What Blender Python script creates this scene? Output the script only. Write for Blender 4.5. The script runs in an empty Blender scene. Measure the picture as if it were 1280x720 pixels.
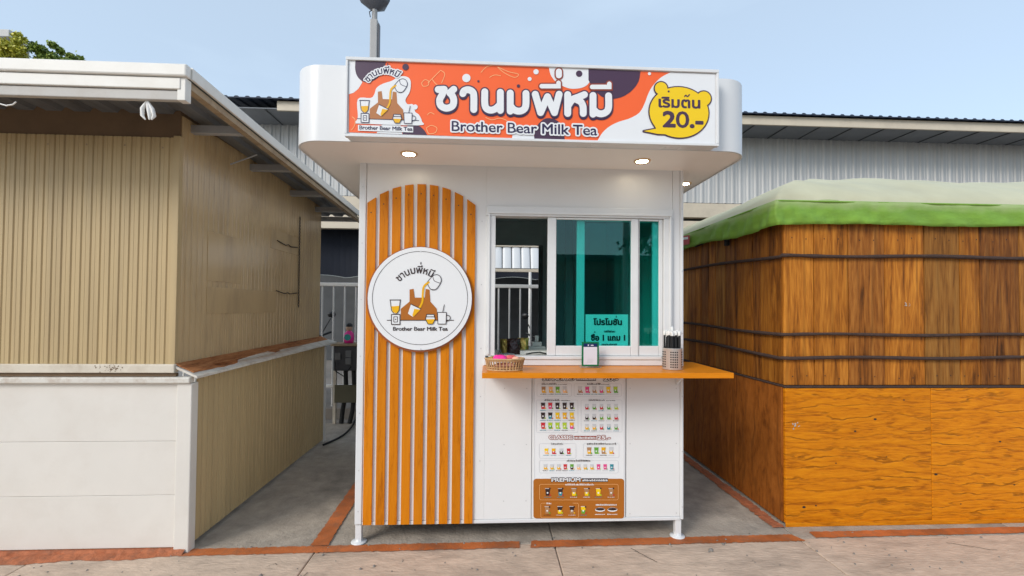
import bpy, bmesh, math, random
from mathutils import Vector, geometry
random.seed(7)
R = math.radians
scn = bpy.context.scene
COL = scn.collection

# ------------------------------------------------------------------ camera
F, PITCH, YAW, ROLL, SHIFT, CAMH = 560.0, R(1.2), R(2.9), R(0.45), 14.0, 1.45
cam_pos = Vector((0, 0, CAMH))
fw = Vector((math.sin(YAW)*math.cos(PITCH), math.cos(YAW)*math.cos(PITCH), math.sin(PITCH)))
rt0 = Vector((math.cos(YAW), -math.sin(YAW), 0)); up0 = rt0.cross(fw)
rt = rt0*math.cos(ROLL) + up0*math.sin(ROLL)
up = up0*math.cos(ROLL) - rt0*math.sin(ROLL)
cam = bpy.data.cameras.new('camera'); cam_o = bpy.data.objects.new('camera', cam); COL.objects.link(cam_o)
cam.sensor_width = 36; cam.lens = F/1280*36; cam.shift_y = SHIFT/1280
cam.clip_start = 0.05; cam.clip_end = 1000
from mathutils import Matrix
m3 = Matrix((rt, up, -fw)).transposed()
cam_o.matrix_world = Matrix.Translation(cam_pos) @ m3.to_4x4()
scn.camera = cam_o

# ------------------------------------------------------------------ world, sun, exposure
SUN_EL, SUN_AZ = R(33), R(225)
w = bpy.data.worlds.new('World'); scn.world = w; w.use_nodes = True
nt = w.node_tree; bg = nt.nodes['Background']
sky = nt.nodes.new('ShaderNodeTexSky'); sky.sky_type = 'NISHITA'; sky.sun_disc = False
sky.sun_elevation = SUN_EL; sky.sun_rotation = SUN_AZ; sky.altitude = 0
sky.air_density = 1.0; sky.dust_density = 1.5; sky.ozone_density = 1.5
tc = nt.nodes.new('ShaderNodeTexCoord')
mp = nt.nodes.new('ShaderNodeMapping'); mp.inputs['Scale'].default_value = (1.2, 1.2, 4.0)
nz = nt.nodes.new('ShaderNodeTexNoise'); nz.inputs['Scale'].default_value = 1.7; nz.inputs['Detail'].default_value = 6
rp = nt.nodes.new('ShaderNodeValToRGB'); rp.color_ramp.elements[0].position = .5; rp.color_ramp.elements[1].position = .85
rp.color_ramp.elements[0].color = (.46,.46,.46,1); rp.color_ramp.elements[1].color = (.60,.60,.60,1)
mx = nt.nodes.new('ShaderNodeMixRGB'); mx.inputs[2].default_value = (6.1, 7.4, 8.6, 1)
nt.links.new(tc.outputs['Generated'], mp.inputs['Vector']); nt.links.new(mp.outputs[0], nz.inputs['Vector'])
nt.links.new(nz.outputs['Fac'], rp.inputs[0]); nt.links.new(rp.outputs[0], mx.inputs[0])
nt.links.new(sky.outputs[0], mx.inputs[1]); nt.links.new(mx.outputs[0], bg.inputs[0])
bg.inputs[1].default_value = 0.103
sl = bpy.data.lights.new('sun', 'SUN'); so = bpy.data.objects.new('sun', sl); COL.objects.link(so)
sl.energy = 1.3; sl.angle = R(22); sl.color = (1, .96, .90)
sp = Vector((math.cos(SUN_EL)*math.sin(SUN_AZ), math.cos(SUN_EL)*math.cos(SUN_AZ), math.sin(SUN_EL)))
so.rotation_euler = (-sp).to_track_quat('-Z', 'Y').to_euler()
so.location = sp*30
vs = scn.view_settings; vs.view_transform = 'Standard'; vs.look = 'None'; vs.exposure = 0.62; vs.gamma = 1; vs.use_curve_mapping = False
scn.cycles.max_bounces = 8; scn.cycles.transparent_max_bounces = 12

# ------------------------------------------------------------------ pixel rays (a direction; distance comes from a plane)
def ray(x, y): return fw + rt*((x-640)/F) - up*((y-360-SHIFT)/F)
def onY(x, y, Y): d = ray(x, y); return cam_pos + d*(Y/d.y)
def onX(x, y, X): d = ray(x, y); return cam_pos + d*(X/d.x)
def onZ(x, y, Z=0.0): d = ray(x, y); return cam_pos + d*((Z-CAMH)/d.z)

# ------------------------------------------------------------------ materials
def s2l(c):
    return tuple(((v/255)/12.92 if v/255 <= .04045 else ((v/255+.055)/1.055)**2.4) for v in c)
def mat(name, col, rough=.5, metal=0., var=.08, scale=4., stretch=(1,1,1), bump=0., bscale=60., dirt=None, dirt_amt=.0, dscale=2.5, spec=.5, rand=0., coat=0., emit=0.):
    """principled colour with two noise layers (tone and dirt), fine bump, per-object tone shift"""
    m = bpy.data.materials.new(name); m.use_nodes = True
    n = m.node_tree.nodes; l = m.node_tree.links; b = n['Principled BSDF']
    b.inputs['Roughness'].default_value = rough; b.inputs['Metallic'].default_value = metal
    b.inputs['Specular IOR Level'].default_value = spec
    if coat: b.inputs['Coat Weight'].default_value = coat
    if var == 0 and not bump and not dirt_amt and not rand:
        b.inputs['Base Color'].default_value = (*col, 1)
    else:
        t = n.new('ShaderNodeTexCoord'); mpn = n.new('ShaderNodeMapping'); mpn.inputs['Scale'].default_value = stretch
        l.new(t.outputs['Object'], mpn.inputs['Vector'])
        oi = n.new('ShaderNodeObjectInfo'); vm = n.new('ShaderNodeVectorMath'); vm.operation = 'MULTIPLY_ADD'
        vm.inputs[1].default_value = (17, 23, 31); l.new(oi.outputs['Random'], vm.inputs[0]); l.new(mpn.outputs[0], vm.inputs[2])
        a = n.new('ShaderNodeTexNoise'); a.inputs['Scale'].default_value = scale; a.inputs['Detail'].default_value = 7; a.inputs['Roughness'].default_value = .6
        l.new(vm.outputs[0], a.inputs['Vector'])
        r = n.new('ShaderNodeMapRange'); r.inputs[1].default_value = .3; r.inputs[2].default_value = .7
        r.inputs[3].default_value = 1-var; r.inputs[4].default_value = 1+var; l.new(a.outputs['Fac'], r.inputs[0])
        hsv = n.new('ShaderNodeHueSaturation'); hsv.inputs['Color'].default_value = (*col, 1); out = hsv.outputs[0]
        if rand:
            rr = n.new('ShaderNodeMapRange'); rr.inputs[3].default_value = 1-rand; rr.inputs[4].default_value = 1+rand
            l.new(oi.outputs['Random'], rr.inputs[0]); mm = n.new('ShaderNodeMath'); mm.operation = 'MULTIPLY'
            l.new(rr.outputs[0], mm.inputs[0]); l.new(r.outputs[0], mm.inputs[1]); l.new(mm.outputs[0], hsv.inputs['Value'])
        else: l.new(r.outputs[0], hsv.inputs['Value'])
        if dirt_amt:
            dn = n.new('ShaderNodeTexNoise'); dn.inputs['Scale'].default_value = dscale; dn.inputs['Detail'].default_value = 9; dn.inputs['Roughness'].default_value = .68
            l.new(vm.outputs[0], dn.inputs['Vector'])
            dr = n.new('ShaderNodeMapRange'); dr.inputs[1].default_value = .48; dr.inputs[2].default_value = .75; dr.inputs[4].default_value = dirt_amt
            l.new(dn.outputs['Fac'], dr.inputs[0]); mi = n.new('ShaderNodeMixRGB'); l.new(dr.outputs[0], mi.inputs[0])
            l.new(out, mi.inputs[1]); mi.inputs[2].default_value = (*dirt, 1); out = mi.outputs[0]
        l.new(out, b.inputs['Base Color'])
        if bump:
            bn = n.new('ShaderNodeTexNoise'); bn.inputs['Scale'].default_value = bscale; bn.inputs['Detail'].default_value = 5
            l.new(vm.outputs[0], bn.inputs['Vector']); bp = n.new('ShaderNodeBump'); bp.inputs['Strength'].default_value = bump; bp.inputs['Distance'].default_value = .01
            l.new(bn.outputs['Fac'], bp.inputs['Height']); l.new(bp.outputs[0], b.inputs['Normal'])
            rg = n.new('ShaderNodeMapRange'); rg.inputs[3].default_value = max(.02, rough-.12); rg.inputs[4].default_value = min(1, rough+.12)
            l.new(a.outputs['Fac'], rg.inputs[0]); l.new(rg.outputs[0], b.inputs['Roughness'])
    if emit:
        b.inputs['Emission Color'].default_value = (*col, 1); b.inputs['Emission Strength'].default_value = emit
    return m
def wood(name, dark, mid, light, stretch, scale=1., dist=1.2, rough=.6, rand=.18, bump=.35, knots=0, wave=None):
    """grain: stretched distorted noise through a three-colour ramp, per-object tone shift"""
    m = bpy.data.materials.new(name); m.use_nodes = True
    n = m.node_tree.nodes; l = m.node_tree.links; b = n['Principled BSDF']; b.inputs['Roughness'].default_value = rough; b.inputs['Specular IOR Level'].default_value = .18
    t = n.new('ShaderNodeTexCoord'); oi = n.new('ShaderNodeObjectInfo')
    mpn = n.new('ShaderNodeMapping'); mpn.inputs['Scale'].default_value = stretch; l.new(t.outputs['Object'], mpn.inputs['Vector'])
    vm = n.new('ShaderNodeVectorMath'); vm.operation = 'MULTIPLY_ADD'; vm.inputs[1].default_value = (41, 57, 29)
    l.new(oi.outputs['Random'], vm.inputs[0]); l.new(mpn.outputs[0], vm.inputs[2])
    a = n.new('ShaderNodeTexNoise'); a.inputs['Scale'].default_value = scale; a.inputs['Detail'].default_value = 8; a.inputs['Roughness'].default_value = .62; a.inputs['Distortion'].default_value = dist
    l.new(vm.outputs[0], a.inputs['Vector'])
    fi = n.new('ShaderNodeTexNoise'); fi.inputs['Scale'].default_value = scale*9; fi.inputs['Detail'].default_value = 4; l.new(vm.outputs[0], fi.inputs['Vector'])
    ad = n.new('ShaderNodeMath'); ad.operation = 'MULTIPLY_ADD'; ad.inputs[1].default_value = .5; l.new(fi.outputs['Fac'], ad.inputs[0])
    l.new(a.outputs['Fac'], ad.inputs[2])
    cr = n.new('ShaderNodeValToRGB'); e = cr.color_ramp.elements
    e[0].position = .54; e[0].color = (*dark, 1); e[1].position = .95; e[1].color = (*light, 1)
    k = e.new(.70); k.color = (*mid, 1); l.new(ad.outputs[0], cr.inputs[0])
    rr = n.new('ShaderNodeMapRange'); rr.inputs[3].default_value = 1-rand; rr.inputs[4].default_value = 1+rand; l.new(oi.outputs['Random'], rr.inputs[0])
    hsv = n.new('ShaderNodeHueSaturation'); l.new(rr.outputs[0], hsv.inputs['Value']); l.new(cr.outputs[0], hsv.inputs['Color'])
    out = hsv.outputs[0]
    if knots:
        v = n.new('ShaderNodeTexVoronoi'); v.inputs['Scale'].default_value = knots; mk = n.new('ShaderNodeMapping'); mk.inputs['Scale'].default_value = (1, 1, 1.7)
        l.new(t.outputs['Object'], mk.inputs[0]); l.new(mk.outputs[0], v.inputs['Vector'])
        kr = n.new('ShaderNodeMapRange'); kr.inputs[1].default_value = .05; kr.inputs[2].default_value = .075; kr.inputs[3].default_value = .9; kr.inputs[4].default_value = 0
        l.new(v.outputs['Distance'], kr.inputs[0]); mi = n.new('ShaderNodeMixRGB'); l.new(kr.outputs[0], mi.inputs[0]); l.new(out, mi.inputs[1]); mi.inputs[2].default_value = (.02, .012, .006, 1); out = mi.outputs[0]
    hgt_ = ad.outputs[0]
    if wave:
        wv = n.new('ShaderNodeTexWave'); wv.wave_type = 'BANDS'; wv.bands_direction = wave[0]; wv.inputs['Scale'].default_value = wave[1]; wv.inputs['Distortion'].default_value = wave[2]
        wv.inputs['Detail'].default_value = 3.5; wv.inputs['Detail Scale'].default_value = wave[3]; wv.inputs['Detail Roughness'].default_value = .62
        w2 = n.new('ShaderNodeVectorMath'); w2.operation = 'MULTIPLY_ADD'; w2.inputs[1].default_value = (7, 9, 5); w3 = n.new('ShaderNodeMapping'); w3.inputs['Scale'].default_value = wave[4]
        l.new(t.outputs['Object'], w3.inputs[0]); l.new(oi.outputs['Random'], w2.inputs[0]); l.new(w3.outputs[0], w2.inputs[2]); l.new(w2.outputs[0], wv.inputs['Vector'])
        wr = n.new('ShaderNodeMapRange'); wr.inputs[1].default_value = .0; wr.inputs[2].default_value = .16; wr.inputs[3].default_value = wave[5]; wr.inputs[4].default_value = 0
        l.new(wv.outputs['Fac'], wr.inputs[0]); mk2 = n.new('ShaderNodeMapRange'); mk2.inputs[1].default_value = .42; mk2.inputs[2].default_value = .62; l.new(a.outputs['Fac'], mk2.inputs[0]); mu = n.new('ShaderNodeMath'); mu.operation = 'MULTIPLY'; l.new(wr.outputs[0], mu.inputs[0]); l.new(mk2.outputs[0], mu.inputs[1]); wr = mu; wm = n.new('ShaderNodeMixRGB'); l.new(wr.outputs[0], wm.inputs[0]); l.new(out, wm.inputs[1]); wm.inputs[2].default_value = (*[c*.55 for c in dark], 1); out = wm.outputs[0]
        hs = n.new('ShaderNodeMath'); hs.operation = 'SUBTRACT'; l.new(ad.outputs[0], hs.inputs[0]); l.new(wr.outputs[0], hs.inputs[1]); hgt_ = hs.outputs[0]
    l.new(out, b.inputs['Base Color'])
    bp = n.new('ShaderNodeBump'); bp.inputs['Strength'].default_value = bump; bp.inputs['Distance'].default_value = .006
    l.new(hgt_, bp.inputs['Height']); l.new(bp.outputs[0], b.inputs['Normal'])
    return m
def glass(name, tint, rough=.01):
    m = bpy.data.materials.new(name); m.use_nodes = True; n = m.node_tree.nodes; l = m.node_tree.links
    n.remove(n['Principled BSDF']); o = n['Material Output']
    tr = n.new('ShaderNodeBsdfTransparent'); tr.inputs[0].default_value = (*tint, 1)
    gl = n.new('ShaderNodeBsdfGlossy'); gl.inputs['Roughness'].default_value = rough
    lw = n.new('ShaderNodeLayerWeight'); lw.inputs['Blend'].default_value = .5; mi = n.new('ShaderNodeMixShader')
    pw = n.new('ShaderNodeMath'); pw.operation = 'POWER'; pw.inputs[1].default_value = 5; l.new(lw.outputs['Facing'], pw.inputs[0])
    fr = n.new('ShaderNodeMath'); fr.operation = 'MULTIPLY_ADD'; fr.inputs[1].default_value = .9; fr.inputs[2].default_value = .05; l.new(pw.outputs[0], fr.inputs[0])
    l.new(fr.outputs[0], mi.inputs[0]); l.new(tr.outputs[0], mi.inputs[1]); l.new(gl.outputs[0], mi.inputs[2]); l.new(mi.outputs[0], o.inputs['Surface'])
    return m
def leafmat(name, c1, c2):
    m = bpy.data.materials.new(name); m.use_nodes = True; n = m.node_tree.nodes; l = m.node_tree.links; b = n['Principled BSDF']
    g = n.new('ShaderNodeNewGeometry'); cr = n.new('ShaderNodeValToRGB'); cr.color_ramp.elements[0].color = (*c1, 1); cr.color_ramp.elements[1].color = (*c2, 1)
    l.new(g.outputs['Random Per Island'], cr.inputs[0]); l.new(cr.outputs[0], b.inputs['Base Color']); b.inputs['Roughness'].default_value = .5
    b.inputs['Transmission Weight'].default_value = 0
    return m
W8 = (.80, .80, .79)
M = dict(
 white=mat('white_sheet', (.77,.77,.765), .38, var=.02, scale=1.2, bump=.03, bscale=9, dirt=(.55,.53,.49), dirt_amt=.08, dscale=1.6),
 white_gloss=mat('white_gloss', (.72,.73,.735), .3, var=.015, scale=2, bump=.02, bscale=6),
 soffit=mat('soffit_white', (.90,.87,.83), .5, var=.02, bump=.03, bscale=12),
 alu=mat('white_aluminium', (.74,.75,.75), .32, var=.02, scale=3, dirt=(.35,.33,.3), dirt_amt=.15, dscale=6),
 print_white=mat('print_white', (.80,.81,.82), .35, var=0),
 print_orange=mat('print_orange', (.92,.13,.022), .38, var=.02, scale=2),
 print_purple=mat('print_purple', (.065,.028,.062), .38, var=0),
 print_navy=mat('print_navy', (.02,.012,.06), .38, var=0),
 print_rust=mat('print_rust', (.30,.05,.022), .4, var=0),
 print_yellow=mat('print_yellow', (.90,.60,.0), .38, var=0),
 print_amber=mat('print_amber', (.85,.45,.0), .38, var=0),
 print_brown=mat('print_brown', (.42,.13,.008), .42, var=0),
 print_tan=mat('print_tan', (.45,.17,.05), .42, var=0),
 print_dark=mat('print_dark', (.03,.012,.012), .42, var=0),
 print_peach=mat('print_peach', (.95,.52,.22), .42, var=0),
 print_grey=mat('print_grey', (.60,.61,.63), .4, var=0),
 print_red=mat('print_red', (.60,.02,.03), .4, var=0),
 print_pink=mat('print_pink', (.75,.06,.25), .4, var=0),
 print_green=mat('print_green', (.12,.38,.03), .4, var=0),
 print_lime=mat('print_lime', (.45,.62,.03), .4, var=0),
 print_teal=mat('print_teal', (.02,.25,.32), .4, var=0),
 print_latte=mat('print_latte', (.42,.22,.10), .4, var=0),
 slat=wood('orange_slat_wood', (.42,.115,.002), (.60,.185,.003), (.66,.215,.006), (22,22,1.6), 1.6, .6, .45, .07, .12),
 counter=wood('orange_counter_wood', (.58,.18,.006), (.68,.215,.008), (.74,.25,.012), (1.6,24,24), 1.4, .5, .32, .02, .08),
 rim=mat('rust_rim', (.33,.085,.02), .5, var=.1),
 screw=mat('screw_steel', (.58,.58,.58), .35, metal=.3, var=0),
 lamp=mat('lamp_glow', (1,.88,.66), .5, var=0, emit=14),
 lamp_ring=mat('lamp_ring', (.75,.52,.28), .4, var=0),
 dark_in=mat('dark_interior', (.55,.555,.56), .7, var=.1),
 grey_in=mat('grey_interior', (.16,.16,.16), .7, var=.1),
 black=mat('black_plastic', (.012,.012,.013), .4, var=.05),
 rubber=mat('black_rubber', (.015,.015,.015), .75, var=.1),
 steel=mat('brushed_steel', (.55,.54,.53), .3, metal=.35, var=.05, scale=3, stretch=(60,60,2)),
 glass_green=glass('green_glass', (.44,.89,.86)),
 clear=glass('clear_plastic', (.93,.94,.94), .08),
 beige=mat('beige_sheet', (.50,.37,.19), .5, var=.07, scale=1.5, stretch=(9,9,.35), bump=.05, bscale=5, dirt=(.26,.18,.10), dirt_amt=.35, dscale=2.2),
 beige_gloss=mat('beige_gloss_sheet', (.56,.40,.21), .2, var=.07, scale=1.2, stretch=(4,4,.8), bump=.05, bscale=7, dirt=(.24,.165,.095), dirt_amt=.45, dscale=1.7, spec=.9),
 brown_band=mat('brown_board', (.17,.105,.055), .7, var=.12, scale=4, dirt=(.06,.04,.025), dirt_amt=.5),
 cream=mat('cream_paint', (.72,.685,.63), .5, var=.03, scale=2, bump=.05, bscale=10, dirt=(.42,.33,.24), dirt_amt=.16, dscale=3),
 cream_trim=mat('cream_trim', (.66,.60,.50), .5, var=.05, scale=4, dirt=(.30,.22,.14), dirt_amt=.5, dscale=5),
 fascia=mat('white_flashing', (.74,.72,.67), .4, var=.03, scale=2, dirt=(.45,.38,.28), dirt_amt=.25, dscale=3),
 fascia_grey=mat('grey_channel', (.44,.42,.39), .45, var=.06, scale=5, dirt=(.28,.22,.16), dirt_amt=.4, dscale=6),
 edge_brown=mat('rusty_edge', (.36,.27,.17), .6, var=.1, scale=8, dirt=(.14,.075,.035), dirt_amt=.7, dscale=9),
 zinc=mat('zinc_underside', (.17,.18,.19), .42, metal=.35, var=.15, scale=2, stretch=(6,.5,1), dirt=(.06,.05,.04), dirt_amt=.5),
 purlin=mat('zinc_purlin', (.36,.36,.36), .45, metal=.2, var=.1),
 ply_old=wood('weathered_ply', (.14,.05,.02), (.33,.125,.045), (.50,.22,.09), (6,1.2,6), 2.2, 1.5, .75, .05, .5),
 white_worn=mat('worn_white_edge', (.66,.63,.57), .6, var=.06, scale=6, dirt=(.30,.17,.08), dirt_amt=.55, dscale=14),
 plank=wood('stained_plank', (.11,.035,.005), (.32,.105,.011), (.54,.21,.027), (6,6,.55), 1.6, 2.0, .5, .30, .7, 1.1, ('X', 2.2, 7, 1.2, (1,1,.16), .38)),
 plank_dark=wood('dark_stained_plank', (.07,.024,.005), (.21,.068,.010), (.38,.15,.028), (6,6,.5), 1.6, 2.0, .5, .30, .7, 1.1, ('X', 2.6, 8, 1.1, (1,1,.14), .4)),
 plank_pale=wood('pale_stained_plank', (.13,.048,.010), (.34,.135,.024), (.52,.245,.055), (6,6,.45), 1.6, 1.8, .55, .26, .7, 1.2, ('X', 3.0, 6, 1.3, (1,1,.12), .35)),
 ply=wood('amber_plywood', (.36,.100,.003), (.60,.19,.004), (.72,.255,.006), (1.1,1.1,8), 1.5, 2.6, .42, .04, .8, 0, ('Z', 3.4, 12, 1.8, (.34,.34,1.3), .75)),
 ply_shaded=wood('shaded_plywood', (.14,.040,.006), (.25,.075,.010), (.34,.11,.018), (3,3,1.1), 1.5, 2.2, .55, .08, .4, 1.6, ('Y', 1.8, 9, 1.2, (1,1.3,.5), .5)),
 rope=mat('dark_rope', (.055,.03,.022), .8, var=.3, scale=40, bump=.6, bscale=160),
 tarp=mat('green_tarp', (.19,.36,.04), .6, var=.14, scale=5, stretch=(1,1,2.5), bump=.45, bscale=14, dirt=(.09,.22,.03), dirt_amt=.35, dscale=6),
 tarp_top=mat('faded_tarp', (.53,.51,.35), .6, var=.07, scale=3, bump=.4, bscale=11, dirt=(.40,.34,.20), dirt_amt=.35, dscale=1.6),
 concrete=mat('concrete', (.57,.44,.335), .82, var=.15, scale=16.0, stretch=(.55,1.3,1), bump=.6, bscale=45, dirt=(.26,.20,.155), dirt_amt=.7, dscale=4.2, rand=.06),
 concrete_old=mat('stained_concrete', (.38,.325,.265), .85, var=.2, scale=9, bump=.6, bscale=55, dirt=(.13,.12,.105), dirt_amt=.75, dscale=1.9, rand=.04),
 ground=mat('old_concrete', (.24,.215,.19), .85, var=.15, scale=.9, bump=.3, bscale=50, dirt=(.12,.11,.10), dirt_amt=.5, dscale=1.2),
 paint=mat('red_line_paint', (.46,.13,.035), .6, var=.35, scale=5, bump=.3, bscale=90, dirt=(.20,.11,.07), dirt_amt=.75, dscale=11),
 mortar=mat('red_mortar', (.40,.125,.05), .8, var=.25, scale=14, bump=.8, bscale=45, dirt=(.15,.08,.05), dirt_amt=.7, dscale=18),
 shed_sheet=mat('grey_cladding', (.50,.50,.49), .42, metal=.15, var=.07, scale=1, stretch=(6,6,.25), dirt=(.25,.25,.25), dirt_amt=.35, dscale=1.2),
 shed_roof=mat('blue_roof_sheet', (.02,.03,.055), .7, var=.1),
 shed_cream=mat('shed_cream', (.62,.54,.42), .55, var=.06, scale=2, dirt=(.35,.30,.24), dirt_amt=.4),
 shed_soffit=mat('shed_soffit', (.20,.215,.235), .6, var=.1),
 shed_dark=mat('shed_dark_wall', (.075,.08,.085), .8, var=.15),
 navy=mat('navy_cloth', (.004,.007,.016), .85, var=.15),
 rail=mat('white_rail', (.86,.84,.80), .4, var=.03),
 pole=mat('grey_pole', (.36,.35,.34), .5, var=.06),
 pole_dark=mat('lamp_housing', (.10,.10,.115), .45, var=.06),
 box_grey=mat('meter_box', (.055,.055,.06), .5, var=.1),
 olive=mat('olive_sheet', (.11,.10,.06), .7, var=.12),
 bark=mat('bark', (.11,.075,.05), .9, var=.25, scale=9, bump=.6, bscale=30),
 leaf_yellow=leafmat('yellow_leaf', (.34,.34,.03), (.72,.66,.09)),
 leaf_green=leafmat('green_leaf', (.06,.12,.02), (.34,.42,.06)),
 leaf_dark=leafmat('dark_leaf', (.02,.045,.012), (.08,.13,.025)),
 bldg=mat('pale_render', (.55,.54,.52), .7, var=.06),
 window=mat('dark_window', (.04,.05,.06), .1, var=0),
 brick=mat('brown_render', (.22,.15,.11), .8, var=.1),
 basket=mat('wicker', (.52,.32,.15), .65, var=.2, scale=30, bump=.4, bscale=150),
 pink=mat('pink_pack', (.85,.03,.30), .35, var=.05),
 peach=mat('peach_pack', (.80,.42,.30), .4, var=.1, scale=20),
 redp=mat('red_pack', (.70,.12,.12), .35, var=.3, scale=30),
 gold=mat('gold_foil', (.52,.36,.09), .32, metal=.7, var=.2, scale=20, bump=.8, bscale=35),
 choc=mat('brown_foil', (.045,.016,.013), .25, var=.2, scale=10, bump=.9, bscale=35),
 offwhite=mat('off_white_plastic', (.66,.65,.60), .4, var=.04),
 grey=mat('grey_plastic', (.30,.33,.32), .4, var=.06),
 card_green=mat('card_green', (.0,.14,.05), .3, var=0),
 card_navy=mat('card_navy', (.008,.018,.10), .3, var=0),
 card_white=mat('card_white', (.72,.70,.76), .3, var=0),
 paper=mat('paper', (.86,.86,.84), .6, var=0),
 scooter_body=mat('scooter_paint', (.03,.03,.04), .25, var=.05, coat=.5),
 scooter_red=mat('scooter_red', (.16,.012,.03), .25, var=.05, coat=.5),
 chrome=mat('chrome', (.7,.7,.72), .15, metal=1, var=0),
 teal=mat('teal_plastic', (.05,.35,.33), .3, var=.05),
 skin=mat('cream_plastic', (.62,.40,.28), .4, var=.05),
 tyre=mat('tyre', (.012,.012,.012), .85, var=.1),
 sticker=mat('sticker_red', (.5,.03,.05), .4, var=0),
 knot=mat('white_plastic_film', (.80,.79,.76), .4, var=.05),
)

# sun-faded band and blotches on the green cloth
_t = M['tarp'].node_tree; _b = _t.nodes['Principled BSDF']; _src = _b.inputs['Base Color'].links[0].from_socket
_tc = _t.nodes.new('ShaderNodeTexCoord'); _sx = _t.nodes.new('ShaderNodeSeparateXYZ'); _t.links.new(_tc.outputs['Object'], _sx.inputs[0])
_nz = _t.nodes.new('ShaderNodeTexNoise'); _nz.inputs['Scale'].default_value = 7; _nz.inputs['Detail'].default_value = 6; _t.links.new(_tc.outputs['Object'], _nz.inputs['Vector'])
_ma = _t.nodes.new('ShaderNodeMath'); _ma.operation = 'MULTIPLY_ADD'; _ma.inputs[1].default_value = .10; _t.links.new(_nz.outputs['Fac'], _ma.inputs[0]); _t.links.new(_sx.outputs['Z'], _ma.inputs[2])
_mr = _t.nodes.new('ShaderNodeMapRange'); _mr.inputs[1].default_value = .165; _mr.inputs[2].default_value = .25; _mr.inputs[4].default_value = .85; _t.links.new(_ma.outputs[0], _mr.inputs[0])
_mi = _t.nodes.new('ShaderNodeMixRGB'); _mi.inputs[2].default_value = (.42, .47, .24, 1); _t.links.new(_mr.outputs[0], _mi.inputs[0]); _t.links.new(_src, _mi.inputs[1]); _t.links.new(_mi.outputs[0], _b.inputs['Base Color'])

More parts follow.
